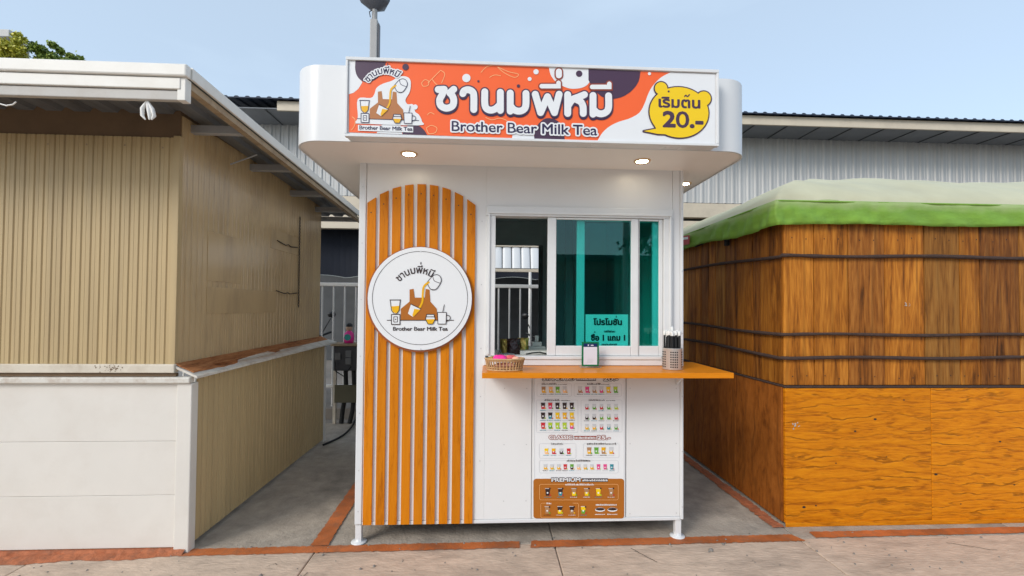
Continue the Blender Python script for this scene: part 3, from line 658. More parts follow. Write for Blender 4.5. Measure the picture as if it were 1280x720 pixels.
pth = [q for a_, b_ in zip(pth, pth[1:]) for q in (a_, ((a_[0]+b_[0])/2, (a_[1]+b_[1])/2))]+[pth[-1]]
V, fs = skirt(pth, lambda x, y: hmap(max(x, 1.93), max(y, 2.915))+.004, lambda x, y: 2.018+.008*math.sin(x*3.3)+(.045*max(0, y-3.1)/1.5 if x < 1.94 else .014*(x-2))-.01*math.sin(y*6))
V = [(v[0]+((.010*math.sin(v[1]*25+v[2]*30)+.005*math.sin(v[1]*61))*min(1, (2.2-v[2])*9) if v[0] < 1.94 else 0), v[1]+((.006*math.sin(v[0]*19+v[2]*37)+.004*math.sin(v[0]*47-v[2]*60)+.003*math.sin(v[0]*83+v[2]*21))*min(1, (2.2-v[2])*9) if v[0] >= 1.94 else 0), v[2]) for v in V]
m_ = MB(); m_.add(V, fs, 0, True); ob = m_.build('tarp_skirt', 'tarp', tp); sm = ob.modifiers.new('thick', 'SOLIDIFY'); sm.thickness = .003
hem = [(v[0]-.003, v[1]-.003, v[2]) for v in V[6::7]]
MB().tube([(1.935, 5.2, 2.195)]+[(1.929, y, hmap(1.93, y)+.002) for y in reversed(ty)]+[(x, 2.912, hmap(x, 2.915)+.002) for x in tx[1:]], .0065, 7).build('top_seam', 'tarp', tp)
q = [onX(x, y, 1.905) for x, y in ((847, 296), (862, 294), (862, 305), (847, 308))]
MB().prism([(p.x, p.y, p.z) for p in q], (-.002, 0, 0)).build('sticker', 'sticker', tp)
q = [onX(x, y, 1.9022) for x, y in ((852, 297), (860, 296), (860, 299), (852, 300))]
MB().prism([(p.x, p.y, p.z) for p in q], (-.001, 0, 0)).build('sticker_print', 'paper', tp)

# ================================================================== SHED BEHIND
SY, SE = 8.5, 7.8
sh = thing('shed', (1, 10, 0), 'long grey corrugated metal shed with cream fascia behind the kiosk', 'shed')
pf = [(0, 0), (.12, .02), (.3, .02), (.42, 0), (.68, 0), (.72, .006), (.76, 0)]
zs = 3.54
corr('x', -4.9, 14, SY, zs, 4.95, pf, .155, -1).build('cladding', 'shed_sheet', sh)
box('beam', 'shed_cream', sh, -4.9, 14, SY-.06, SY+.1, zs-.30, zs-.02, .01)
box('beam', 'shed_cream', sh, -4.9, 14, SY-.02, SY+.1, zs-.62, zs-.36, .01)
box('fascia_board', 'shed_cream', sh, -3.65, 14, SE-.03, SE+.01, 4.80, 4.965, .006)
box('soffit_panel', 'shed_soffit', sh, -4.5, 14, SE+.012, SY+.02, 4.84, 4.86, .003)
x = -4.5
while x < 14:
    box('soffit_batten', 'shed_dark', sh, x, x+.02, SE+.02, SY-.03, 4.825, 4.838, .002); x += .62
pts = []; t = -4.6
while t < 14:
    for fr, d in ((0, 0), (.5, 0), (.62, .02), (.85, .02)): pts.append((t+fr*.18, d))
    t += .18
V = [(x, y, 4.985+d+(y-SE)*.12) for x, d in pts for y in (SE-.1, 16.)]
MB().add(V, [(2*i, 2*i+2, 2*i+3, 2*i+1) for i in range(len(pts)-1)]).build('roof_sheet', 'shed_roof', sh)
V = [(x, SE-.1, 4.967+dd*(d+.018)) for x, d in pts for dd in (0, 1)]
MB().add(V, [(2*i, 2*i+2, 2*i+3, 2*i+1) for i in range(len(pts)-1)]).build('roof_edge', 'shed_roof', sh)
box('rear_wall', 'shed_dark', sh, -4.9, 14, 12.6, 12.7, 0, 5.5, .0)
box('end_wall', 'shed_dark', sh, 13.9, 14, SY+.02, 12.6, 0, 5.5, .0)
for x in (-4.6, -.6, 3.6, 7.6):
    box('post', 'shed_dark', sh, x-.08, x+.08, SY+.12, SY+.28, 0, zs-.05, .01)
# navy cloth with a scalloped hem under the shed
V = []; n = 80
for i in range(n+1):
    x = -4.5+9*i/n; V += [(x, 8.9+.05*math.sin(x*4), 3.1), (x, 8.85+.05*math.sin(x*4+.5), 2.02+.055*abs(math.sin(x*3.4)))]
MB().add(V, [(2*i, 2*i+2, 2*i+3, 2*i+1) for i in range(n)]).build('shade_cloth', 'navy', label='dark navy shade cloth with scalloped hem hanging under the shed', cat='cloth')
MB().tube([Vector(v)+Vector((0, -.008, 0)) for v in V[1::2]], .006, 5).build('hem', 'grey', bpy.data.objects['shade_cloth'])
# white ribbed awning seen through the kiosk
aw = thing('awning', (.5, 7.3, 2.0), 'white ribbed awning in a cream frame seen through the serving window', 'awning')
x0, x1 = -.25, .97
box('frame_rail', 'shed_cream', aw, x0, x1, 7.28, 7.36, 2.46, 2.52, .004)
box('frame_rail', 'shed_cream', aw, x0, x1, 7.18, 7.24, 2.04, 2.09, .004)
k = x0
while k < x1-.1:
    P = []
    for i in range(9):
        a = math.pi*i/8; P.append((k+.074-.070*math.cos(a), -.022*math.sin(a)))
    V = [(px, 7.32+dy, 2.455) for px, dy in P]+[(px, 7.20+dy, 2.10) for px, dy in P]
    MB().add(V, [(i, i+1, 10+i, 9+i) for i in range(8)], 0, True).build('awning_sheet', 'white_gloss', aw); k += .152
MB().tube([(.655, 7.2, 2.04), (.655, 7.2, 0)], .025, 10).build('post', 'rail', aw)

# white railing
FY = 6.12
fe = thing('railing', (0, FY, .13), 'white painted metal railing running behind the stalls', 'railing')
for z, r in ((1.755, .024), (.40, .02)):
    box('rail', 'rail', fe, -5, 5.5, FY-.02, FY+.02, z-r, z+r, .006)
k = -5
barx = [-2.085+.1475*i for i in range(-19, 52)]
for x in barx: MB().tube([(x, FY, .13), (x, FY, 1.735)], .0115, 8).build('bar', 'rail', fe)

# meter box on a stand, with a toy figure on top
mb = thing('meter_box', (-1.74, 5.75, 0), 'dark electric meter box on a pale wooden stand beside the railing', 'meter box')
box('case', 'box_grey', mb, -1.93, -1.58, 5.68, 5.86, .66, .965, .012)
box('top_board', 'edge_brown', mb, -1.955, -1.55, 5.65, 5.90, .968, 1.0, .004)
for x in (-1.915, -1.60): box('leg', 'cream_trim', mb, x-.018, x+.018, 5.70, 5.74, 0, .658, .003)
for x, z in ((-1.87, .80), (-1.74, .83), (-1.74, .74)):
    MB().box(x-.035, x+.035, 5.664, 5.679, z, z+.085).build('socket', 'grey_in', mb, .006)
box('olive_sheet', 'olive', mb, -1.90, -1.60, 5.66, 5.675, .27, .49, .002)
for x in (-1.80, -1.70):
    MB().tube([(x, 5.76, .66), (x+.01, 5.77, .4), (x-.01+random.uniform(-.03, .03), 5.76, .15), (x-.03, 5.72, .0)], .028, 8).build('conduit', 'rubber', mb)
MB().tube([(-1.70, 5.66, .72), (-1.78, 5.63, .60), (-1.88, 5.64, .66), (-1.90, 5.66, .78)], .008, 6).build('plug_lead', 'rubber', mb)
c = Vector((-1.755, 5.73, 1.002))
tf = thing('toy_figure', c, 'small pink toy figure with a round teal badge on the meter box', 'toy')
MB().lathe([(.001, 0), (.055, .0), (.062, .05), (.055, .12), (.03, .15), (.001, .155)], c, 16).build('body', 'pink', tf)
MB().lathe([(.001, .15), (.03, .158), (.042, .19), (.036, .225), (.001, .24)], c, 16).build('head', 'skin', tf)
MB().lathe([(.043, .205), (.040, .232), (.02, .252), (.001, .256)], c, 16).build('cap', 'black', tf)
m_ = MB(); P = [(c.x+.04*math.cos(a), c.y-.066, c.z+.075+.04*math.sin(a)) for a in [2*math.pi*i/16 for i in range(16)]]
m_.prism(P, (0, .012, 0)).build('badge', 'teal', tf)
MB().tube([onZ(x, y, .012) for x, y in smooth([(404,556), (418,550), (430,543), (439,534), (444,525), (447,516)], 6)], .011, 6).build('cable', 'rubber', label='black cable lying across the alley floor beside the meter box', cat='cable')

# scooters parked under the shed
def scooter(loc, ang, paint, label):
    t = thing('scooter', loc, label, 'scooter', 'scooters parked under the shed')
    ca, sa = math.cos(ang), math.sin(ang); L = Vector(loc)
    def T(m_):
        m_.v = [L+Vector((v.x*ca-v.y*sa, v.x*sa+v.y*ca, v.z)) for v in m_.v]; return m_
    def wheel(x):
        a = MB(); pr_ = [(.23+.045*math.cos(q), .045*math.sin(q)) for q in [2*math.pi*i/8 for i in range(9)]]
        V = [(x+r*math.cos(2*math.pi*k/20), d, .275+r*math.sin(2*math.pi*k/20)) for r, d in pr_ for k in range(20)]
        a.add(V, [(i*20+k, i*20+(k+1) % 20, (i+1)*20+(k+1) % 20, (i+1)*20+k) for i in range(8) for k in range(20)], 0, True)
        o = T(a).build('tyre', 'tyre', t)
        b = MB()
        for k in range(6): b.tube([(x, 0, .275), (x+.19*math.cos(k*1.047), 0, .275+.19*math.sin(k*1.047))], .014, 6)
        b.tube([(x, -.05, .275), (x, .05, .275)], .045, 10); T(b).build('rim', 'chrome', o)
    wheel(.62); wheel(-.62)
    prof_ = [(-.75, .62), (-.80, .74), (-.45, .80), (.02, .72), (.10, .50), (.36, .46), (.50, .95), (.60, .97), (.66, .70), (.50, .36), (.05, .30), (-.30, .42)]
    T(MB().prism([(x, -.12, z) for x, z in prof_], (0, .24, 0))).build('body', paint, t, .03, seg=3)
    T(MB().prism([(x, -.14, z) for x, z in ((-.78, .745), (-.45, .805), (.03, .725), (.0, .78), (-.42, .88), (-.78, .83))], (0, .28, 0))).build('seat', 'rubber', t, .03, seg=3)
    T(MB().tube([(.48, -.34, 1.08), (.54, -.2, 1.03), (.56, 0, 1.0), (.54, .2, 1.03), (.48, .34, 1.08)], .016, 8)).build('handlebar', 'black', t)
    T(MB().tube([(.56, 0, 1.0), (.62, 0, .5), (.62, 0, .28)], .03, 8)).build('fork', 'black', t)
    T(MB().lathe([(.001, -.06), (.07, -.05), (.09, 0), (.07, .05), (.001, .06)], (.64, 0, .93), 14)).build('headlight', 'chrome', t)
    for sy in (-1, 1):
        o = T(MB().tube([(.52, sy*.2, 1.04), (.54, sy*.28, 1.2), (.53, sy*.33, 1.29)], .008, 6)).build('mirror_stem', 'black', t)
        T(MB().lathe([(.001, -.045), (.045, -.032), (.06, 0), (.045, .032), (.001, .045)], (.53, sy*.34, 1.34), 14, sx=.35)).build('mirror', 'black', o)
    T(MB().prism([(x, -.06, z) for x, z in ((.38, .56), (.48, .62), (.75, .60), (.90, .48), (.92, .42), (.76, .54), (.5, .55))], (0, .12, 0))).build('mudguard', paint, t, .015)
scooter((-2.85, 7.15, 0), R(-68), 'scooter_body', 'black scooter parked behind the railing, next to the meter box')
scooter((1.05, 7.05, 0), R(-112), 'scooter_red', 'dark red scooter behind the railing, seen through the serving window')
scooter((-1.7, 7.75, 0), R(-80), 'scooter_body', 'black scooter parked deepest under the shed behind the meter box')

# lamp post
lp = thing('lamp_post', (-1.45, 5.6, 0), 'grey steel lamp post rising behind the kiosk sign', 'lamp post')
MB().box(-1.507, -1.415, 5.555, 5.645, 0, 5.03).build('mast', 'pole', lp, .012)
MB().box(-1.413, -1.395, 5.57, 5.63, 0, 4.98).build('cable_tray', 'pole_dark', lp, .004)
MB().tube([(-1.462, 5.6, 5.0), (-1.462, 5.6, 5.18)], .034, 14).build('neck', 'pole', lp)
MB().lathe([(.035, 0), (.05, .01), (.17, .09), (.19, .13), (.17, .17), (.001, .19)], (-1.462, 5.6, 5.16), 6).build('lamp_head', 'pole_dark', lp)
MB().tube([(-1.50, 5.55, 5.04), (-1.51, 5.54, 5.10), (-1.48, 5.56, 5.14)], .006, 5).build('lead', 'rubber', lp)

# trees and far building
random.seed(21)
def tree(loc, h, crown, mt, label, name='tree', nleaf=5200, ls=.13, group='trees behind the stalls', trunk=True):
    t = thing(name, loc, label, 'tree', group); L = Vector(loc); m_ = MB()
    top = L+Vector((.2, 0, h*.72)); pts = [L+Vector((.12*math.sin(i*1.3), .08*math.cos(i), h*.72*i/6)) for i in range(7)]
    m_.tube(pts, [.22*h/9*(1-.11*i) for i in range(7)], 9)
    for c, r in crown:
        C = L+Vector(c); b = pts[3].lerp(pts[6], random.random())
        m_.tube([b, b.lerp(C, .5)+Vector((0, 0, -.1)), C], [.07, .045, .015], 6)
    m_.build('trunk', 'bark', t)
    lf = MB(); tot = sum(r**2 for c, r in crown)
    for c, r in crown:
        C = L+Vector(c); n = int(nleaf*r*r/tot); cl = []
        for k in range(max(6, int(r*22))):
            d = Vector((random.gauss(0, 1), random.gauss(0, 1), random.gauss(0, .8))).normalized(); cl.append((C+d*r*random.uniform(.45, 1.02), r*random.uniform(.16, .34)))
        for k in range(n):
            cc, cr_ = random.choice(cl); p = cc+Vector((random.gauss(0, .5), random.gauss(0, .5), random.gauss(0, .42)))*cr_
            a = Vector((random.gauss(0, 1), random.gauss(0, 1), random.gauss(0, 1))).normalized(); b = a.orthogonal().normalized(); b = b*math.cos(k)+a.cross(b)*math.sin(k)
            s_ = ls*random.uniform(.6, 1.2); lf.add([p-a*s_*.5, p+b*s_*.26, p+a*s_*.5, p-b*s_*.26], [(0, 1, 2, 3)])
    lf.build('crown', mt, t); return t
tree((-13.3, 13, 0), 9, [((.05, 0, 8.66), .34), ((.22, 0, 8.3), .45), ((.45, 0, 8.1), .4), ((-.25, .2, 8.35), .4), ((.1, -.3, 7.8), .6), ((-.7, .3, 7.9), .5)], 'leaf_yellow', 'yellow green tree rising behind the beige stall roof', nleaf=15000, ls=.11)
tree((-12.35, 13.2, 0), 9, [((-.1, 0, 8.52), .38), ((.22, .1, 8.45), .38), ((.42, .1, 8.25), .34), ((-.42, .1, 8.4), .38), ((.1, 0, 8.1), .55), ((-.3, 0, 8.0), .5)], 'leaf_green', 'dark green tree right beside the yellow green one behind the stall', nleaf=15000, ls=.11)
fb = thing('apartment_building', (-30, 28, 0), 'pale grey apartment block behind the yellow green tree', 'building')
e = onY(14, 38, 24); ex = e.x
box('wall', 'bldg', fb, ex-9, ex-.25, 24.2, 25.2, 0, e.z-.4, .02)
box('cornice', 'bldg', fb, ex-9.2, ex, 23.9, 25.3, e.z-.38, e.z, .03)
for kz in range(4):
    z1 = e.z-1.35-3.1*kz
    box('balcony', 'fascia_grey', fb, ex-8.5, ex-.1, 23.6, 24.19, z1-.25, z1+.05, .02)
    for kx_ in range(3):
        o = box('window', 'bldg', fb, ex-3.0-2.6*kx_, ex-1.3-2.6*kx_, 24.12, 24.195, z1-2.0, z1-.3, .01)
        box('pane', 'window', o, ex-2.9-2.6*kx_, ex-1.4-2.6*kx_, 24.1, 24.115, z1-1.9, z1-.4, .0)

# across the lane, behind the photographer: what the kiosk glass mirrors
rb = thing('shop_row', (1, -15, 0), 'low brown shop building across the lane, mirrored in the kiosk glass', 'building')
box('wall', 'brick', rb, -9, 14, -18, -14, 0, 3.6, .02)
box('roof', 'shed_roof', rb, -9.4, 14.4, -18.4, -13.4, 3.62, 3.8, .02)
for k in range(6): box('shutter', 'shed_dark', rb, -8+3.6*k, -5.2+3.6*k, -13.98, -13.94, .1, 2.7, .01)
for x, hh in ((2.6, 7.6), (5.6, 8.0)):
    up_ = thing('utility_pole', (x, -12.5, 0), 'concrete utility pole with crossarms across the lane, mirrored in the glass', 'utility pole', 'utility poles across the lane')
    MB().tube([(x, -12.5, 0), (x, -12.5, hh)], [.15, .10], 10).build('mast', 'pole', up_)
    for z in (hh-.4, hh-1.2): box('crossarm', 'pole_dark', up_, x-.9, x+.9, -12.56, -12.44, z, z+.12, .01)
tree((7.6, -11.5, 0), 6.5, [((0, 0, 5), 1.5), ((.9, .3, 4.2), 1.3), ((-1, 0, 4.1), 1.3), ((.2, .5, 6), 1.0)], 'leaf_dark', 'leafy dark tree across the lane, mirrored in the glass', nleaf=4200, ls=.26, group=None)

# ================================================================== KIOSK
KY, KX0, KX1, KZ0, KZ1, KB = 2.82, -.813, 1.245, .118, 2.372, 4.6
ki = thing('kiosk', ((KX0+KX1)/2, 3.7, 0), 'white milk tea kiosk with orange slats and a lit canopy', 'kiosk')
FX0, FX1, FZ0, FZ1 = -.022, 1.168, 1.145, 2.094
def wp(x0, x1, z0, z1, y0=KY, bevel=.001): return box('wall_panel', 'white', ki, x0, x1, y0, y0+.03, z0, z1, bevel)
wp(KX0+.045, FX0-.0001, KZ0+.02, KZ1-.002); wp(FX0+.0002, FX1+.006, FZ1+.001, KZ1-.002); wp(FX1+.008, KX1-.022, 1.10, KZ1-.002)
wp(FX0+.0002, .272, KZ0+.02, 1.066); wp(.275, .874, KZ0+.02, 1.066, KY+.004); wp(.877, KX1-.022, KZ0+.02, 1.066)
box('corner_trim', 'white_gloss', ki, KX0, KX0+.043, KY-.006, KY+.05, KZ0, KZ1-.003, .005)
box('corner_trim', 'white_gloss', ki, KX1-.02, KX1, KY-.006, KY+.05, KZ0, KZ1-.003, .005)
box('bottom_rail', 'white_gloss', ki, KX0+.045, KX1-.022, KY-.004, KY+.04, KZ0-.004, KZ0+.018, .003)
box('side_wall', 'white', ki, KX0+.004, KX0+.03, KY+.052, KB, KZ0, KZ1-.003, .002)
box('side_wall', 'white', ki, KX1-.03, KX1-.004, KY+.052, KB, KZ0, KZ1-.003, .002)
box('floor_pan', 'grey_in', ki, KX0+.032, KX1-.032, KY+.05, KB-.03, KZ0, KZ0+.04, .002)
# interior lining and back wall with an opening towards the railing
box('inner_lining', 'dark_in', ki, KX0+.032, KX0+.04, KY+.055, KB-.03, KZ0+.05, KZ1-.01, 0)
box('inner_lining', 'dark_in', ki, KX1-.04, KX1-.032, KY+.055, KB-.03, KZ0+.05, KZ1-.01, 0)
BX0, BX1, BZ0, BZ1 = -.35, .545, 1.02, 2.10
for (a, b, c_, d_) in ((KX0+.032, BX0, KZ0+.05, KZ1-.01), (BX1, KX1-.032, KZ0+.05, KZ1-.01), (BX0, BX1, KZ0+.05, BZ0), (BX0, BX1, BZ1, KZ1-.01)):
    box('back_wall', 'dark_in', ki, a, b, KB-.028, KB, c_, d_, 0)
box('back_frame', 'grey_in', ki, BX1-.045, BX1-.002, KB-.05, KB-.03, BZ0, BZ1-.002, .003)
box('ceiling_board', 'dark_in', ki, KX0+.045, KX1-.045, KY+.04, KB-.03, KZ1-.03, KZ1-.012, 0)
box('inner_shelf', 'offwhite', ki, KX0+.05, KX1-.05, KY+.105, KY+.55, 1.115, 1.14, .003)
cu_ = MB(); V = []
for i in range(41):
    y = 3.15+1.1*i/40; V += [(1.185-.022*math.sin(i*.9), y, .9), (1.185-.014*math.sin(i*.9), y, 2.0)]
cu_.add(V, [(2*i, 2*i+2, 2*i+3, 2*i+1) for i in range(40)], 0, True); cu_.build('curtain', 'offwhite', ki)
box('shelf_unit', 'grey_in', ki, .60, .66, 3.5, 3.56, .2, 2.3, .004)
# legs
for x in (KX0+.022, KX1-.03):
    for y in (KY+.022, KB-.05):
        o = MB().box(x-.019, x+.019, y-.019, y+.019, .006, KZ0-.004).build('leg', 'white_gloss', ki, .003)
        MB().lathe([(.001, 0), (.046, 0), (.048, .004), (.044, .008), (.022, .012), (.021, .03)], (x, y, .002), 24).build('foot_plate', 'white_gloss', o)
# canopy with rounded corners
CX0, CX1, CY0, CY1, CZ0, CZ1, CR = -1.085, 1.487, 2.44, 5.0, 2.345, 2.758, .165
def rrect(x0, x1, y0, y1, r, n=14):
    P = []
    for cx, cy, a0 in ((x0+r, y0+r, 180), (x1-r, y0+r, 270), (x1-r, y1-r, 0), (x0+r, y1-r, 90)):
        for i in range(n+1):
            a = R(a0+90*i/n); P.append((cx+r*math.cos(a), cy+r*math.sin(a)))
    return P
P = rrect(CX0, CX1, CY0, CY1, CR); n = len(P)
m_ = MB(); V = [(x, y, z) for z in (CZ0, CZ1) for x, y in P]
m_.add(V, [(i, (i+1) % n, n+(i+1) % n, n+i) for i in range(n)], 0, True); m_.add([(x, y, CZ1) for x, y in P], [tuple(range(n))])
canopy = m_.build('canopy', 'white_gloss', ki)
P2 = rrect(CX0+.004, CX1-.004, CY0+.004, CY1-.004, CR-.004)
MB().prism([(x, y, CZ0+.004) for x, y in P2], (0, 0, .02)).build('soffit', 'soffit', canopy)
ring = MB(); nP = len(P)
Pi = rrect(CX0+.012, CX1-.012, CY0+.012, CY1-.012, CR-.012)
ring.add([(x, y, CZ0) for x, y in P]+[(x, y, CZ0) for x, y in Pi], [(i, (i+1) % nP, nP+(i+1) % nP, nP+i) for i in range(nP)]); ring.build('soffit_trim', 'white_gloss', canopy)
for (x, y) in ((-.475, 2.62), (.915, 2.645), (1.375, 3.10)):
    o = MB().lathe([(.036, -.002), (.045, -.006), (.05, 0.0), (.05, .004)], (x, y, CZ0+.0005), 24).build('downlight', 'lamp_ring', ki)
    MB().disc((x, y, CZ0-.0012), .037, 24, 'z').build('lamp_disc', 'lamp', o)

# slats behind the round sign
px_c = [462.2+15.62*i for i in range(9)]
for i in range(9):
    xc = onY(px_c[i]+.3, 440, KY).x; hw = .0262
    u = (i-4)/4
    zt = lambda dx: 2.222-.105*(abs(u+dx))**2.2
    zl, zr = zt(-hw/.34*1.0), zt(hw/.34*1.0)
    if i == 4: zl = zr = 2.222
    yb, zb = KY-.001, KZ0+.002
    o = MB().prism([(xc-hw, KY-.014, zb), (xc+hw, KY-.014, zb), (xc+hw, KY-.014, zr), (xc-hw, KY-.014, zl)], (0, .013, 0)).build('slat', 'slat', ki, .002)
    for z in (min(zl, zr)-.06,): MB().disc((xc-.002, KY-.0150, z), .0042, 8).build('screw', 'print_dark', o)
# screws in the sheet edges
scr = MB().disc((KX0+.022, KY-.0068, .2), .004, 8).build('screw', 'screw', ki)
sx = [(KX0+.022, KY-.0068, z) for z in (.45, .8, 1.15, 1.5, 1.85, 2.2)]+[(KX1-.01, KY-.0068, z) for z in (.2, .55, .9, 1.3, 1.7, 2.1)]
sx += [(-.05, KY-.0015, z) for z in (1.2, 1.6, 2.0, .9, .5)]+[(x, KY-.0015, z) for x in (.1, .24) for z in (.25, .6, .95)]+[(x, KY-.0015, z) for x in (.9, 1.2) for z in (.16, .6, .95)]
for p in sx: copy_obj(scr, (p[0], p[1], p[2]-.005), ki)

# round sign
DC = onY(525, 374, KY-.03); DR = .326
rs = MB(); nn = 64
rs.prism([(DC.x+DR*math.cos(2*math.pi*i/nn), KY-.0155, DC.z+DR*math.sin(2*math.pi*i/nn)) for i in range(nn)], (0, -.018, 0))
rsign = rs.build('round_sign', 'rim', ki, .002)
rs = MB(); r2 = DR-.009; rs.prism([(DC.x+.002+r2*math.cos(2*math.pi*i/nn), KY-.038, DC.z+.004+r2*math.sin(2*math.pi*i/nn)) for i in range(nn)], (0, -.004, 0))
rs.build('sign_face', 'print_white', rsign, .001)
pr = Print(KY-.0425); dk = 'print_dark'
cx, cy = 525, 372.6
ringp = [(cx+59.5*math.cos(2*math.pi*i/96), cy+58.3*math.sin(2*math.pi*i/96)) for i in range(96)]
pr.stroke(ringp, .55, dk, 1, sm=False, closed=True, caps=False)
for sy_ in (314.3, 436.5): pr.disc((526, sy_), 1.0, 'print_grey', 1)
def still_life(pr, T, sc, dk, br, base):
    """tea things of the mark: grinder, apron-brown block, jar, mug, tilted jug with a tea stream"""
    S = lambda pts: [T(p) for p in pts]; lw = .85*sc
    pr.poly(S([(501,400), (501,386), (512,377), (512,362), (517,361), (518.5,372), (531,372), (532,361), (537,362), (538,377), (546,386), (547,400)]), br, base)
    pr.stroke(S([(484,400.3), (567,400.3)]), lw, dk, base+1, sm=False)
    pr.poly(S([(488,375), (500.5,375), (499,389), (495,392.5), (492,392), (489.5,388)]), 'print_white', base+1)
    pr.poly(S([(489.2,383), (499.6,382.2), (498.8,389), (495,391.8), (491,390)]), 'print_amber', base+2)
    pr.stroke(S([(487.6,375), (500.8,375)]), lw*1.3, dk, base+3, sm=False); pr.stroke(S([(488,375), (489.5,388), (493,392.4), (496,392.2), (499,388), (500.4,375)]), lw, dk, base+3, sm=False)
    pr.poly(S([(489.5,393), (500,393), (500,405.5), (489.5,405.5)]), 'print_white', base+2)
    pr.stroke(S([(489.5,393), (500,393), (500,405.5), (489.5,405.5)]), lw*1.2, dk, base+3, sm=False, closed=True); pr.stroke(S([(492.4,396), (497,396), (497,402.5), (492.4,402.5)]), lw, dk, base+3, sm=False, closed=True)
    pr.disc(T((494.7, 399.2)), .8*sc, dk, base+3)
    # jug and stream
    pr.poly(S([(534,353), (541,345), (548,343.5), (552,348), (550,356), (545,362), (538,361)]), 'print_white', base+2)
    pr.stroke(S([(534,353), (541,345), (547,343.5), (551,347), (551,353), (545,361.5), (538,361), (534,353)]), lw, dk, base+3); pr.stroke(S([(541,345), (543,351), (550,354)]), lw*.9, dk, base+3)
    pr.stroke(S([(536,353), (530,358), (528.5,368), (528,377), (524,385), (519,388)]), 2.4*sc, 'print_amber', base+3)
    # bowl
    pr.poly(S([(514,380), (526,386), (518,393), (516,396), (510,392)]), 'print_white', base+4); pr.poly(S([(518,386), (525.5,387), (517,396), (515.5,394)]), 'print_amber', base+5)
    pr.stroke(S([(513.5,380), (526,386)]), lw*1.1, dk, base+5, sm=False)
    # jar
    pr.poly(S([(533,393), (543,393), (544,399), (541,405), (535,405), (532,399)]), 'print_white', base+3); pr.poly(S([(532.4,399), (543.8,399), (541,405), (535,405)]), 'print_amber', base+4)
    pr.stroke(S([(533.5,393), (532,399), (535,405), (541,405), (544,399), (542.5,393)]), lw, dk, base+5, sm=False, closed=True); pr.stroke(S([(533.5,396), (542.5,396)]), lw, dk, base+5, sm=False)
    # mug with spoon
    pr.poly(S([(547,390.5), (558,390.5), (557.5,405), (547.5,405)]), 'print_white', base+3)
    pr.stroke(S([(547,390.5), (558,390.5), (557.5,405), (547.5,405)]), lw, dk, base+4, sm=False, closed=True); pr.stroke(S([(558,394), (562,395), (562.5,399), (558,402)]), lw, dk, base+4); pr.stroke(S([(553.5,390), (555.5,381)]), lw, dk, base+4, sm=False)
still_life(pr, lambda p: p, 1., dk, 'print_brown', 2)
def arch_text(pr, c, rad, a0, a1, m, layer, size, bold=0., halo=None, halo_m=None):
    """the arched shop name; tone mark drawn as its own stroke"""
    body = 'ชานมพีหมี'; s0, s1 = span(body)
    def warp(p):
        a = a0+(a1-a0)*(p[0]-s0)/(s1-s0); r = rad+p[1]*size
        return (c[0]+r*math.sin(a), c[1]-r*math.cos(a))
    if halo: pr.text(body, None, None, None, m, layer, bold, halo, halo_m, warp=warp)
    else: pr.text(body, None, None, None, m, layer, bold, warp=warp)
    u = s0+(s1-s0)*.655
    pr.stroke([warp((u, .92)), warp((u, 1.08))], max(bold, .9)*1.3, m, layer, sm=False)
arch_text(pr, (522.5, 371), 29.5, R(-50), R(34), dk, 3, 12.5, .35)
b = 'Brother Bear Milk Tea'; s0, s1 = span(b); sx_ = 68/(s1-s0)
pr.text(b, (491.5-s0*sx_, 413.2), (sx_, .0), (0, -6.6), dk, 3, .35)
pr.build('sign_print', rsign)

# sign box on the canopy front
SY0 = 2.36
sg = box('sign_box', 'white_gloss', ki, -.758, 1.236, SY0+.004, CY0-.001, 2.345, 2.757, .004)
for (a, b_, c_, d_) in ((-.760, 1.238, 2.743, 2.760), (-.760, 1.238, 2.340, 2.354)):
    box('sign_frame', 'alu', sg, a, b_, SY0-.008, SY0+.02, c_, d_, .002)
for x in (-.760, 1.226): box('sign_frame', 'alu', sg, x, x+.012, SY0-.008, SY0+.02, 2.355, 2.742, .002)
YP = SY0+.002
pr = Print(YP); pu, wh, orr = 'print_purple', 'print_white', 'print_orange'
A = lambda x: 74.2+(x-433)*.0405      # top edge of the face
B = lambda x: 166.2+(x-433)*.0362     # bottom edge
pr.poly([(436, A(436)), (893.5, A(893.5)), (893.5, B(893.5)-1), (436, B(436)-1)], orr, 0)
pr.poly([(435.8,A(435.8)), (446,A(446)), (447,93), (453,103), (448,111), (442,116), (435.8,118)], wh, 1)
pr.poly(smooth([(444.5,A(444.5)), (444,86), (446.5,95), (452,101), (460,103), (470,99), (478,90), (483,A(483))]), pu, 2)
wc = smooth([(838,A(838)), (826,97), (815.5,108), (810,118), (805.5,130), (799,141), (787,148), (773,152.5), (762,158), (753,166), (746.5,B(746.5)-1)])
pr.poly(wc+[(893.6,B(893.6)-1), (893.6,A(893.6))], wh, 1)
pr.poly(smooth([(686,A(686)), (689,95), (697,104), (711,110.5), (724,110.5), (733,107), (738,101)])+[(738,A(738))], wh, 2)
pr.poly([(735.5,A(735.5)), (735.5,100), (741,112), (752,121), (764,124.3)]+smooth([(764,124.3), (778,121), (790,113), (798,102), (800.5,A(800.5))]), pu, 2)
pr.poly(smooth([(667,B(667)-1), (671,158), (680,149), (689,148), (698,152), (704,162), (706,B(706)-1)]), pu, 1)
pr.poly([(641,167), (648,164), (667,166), (668,B(668)-1), (640,B(640)-1)], wh, 1)
pr.poly(smooth([(503,B(503)-1), (506,160), (514,155.5), (523,157), (530,162.5), (534,B(534)-1)]), pu, 1)
pr.poly([(471,B(471)-1), (473,160), (480,154), (500,153), (503,B(503)-1)], wh, 1)
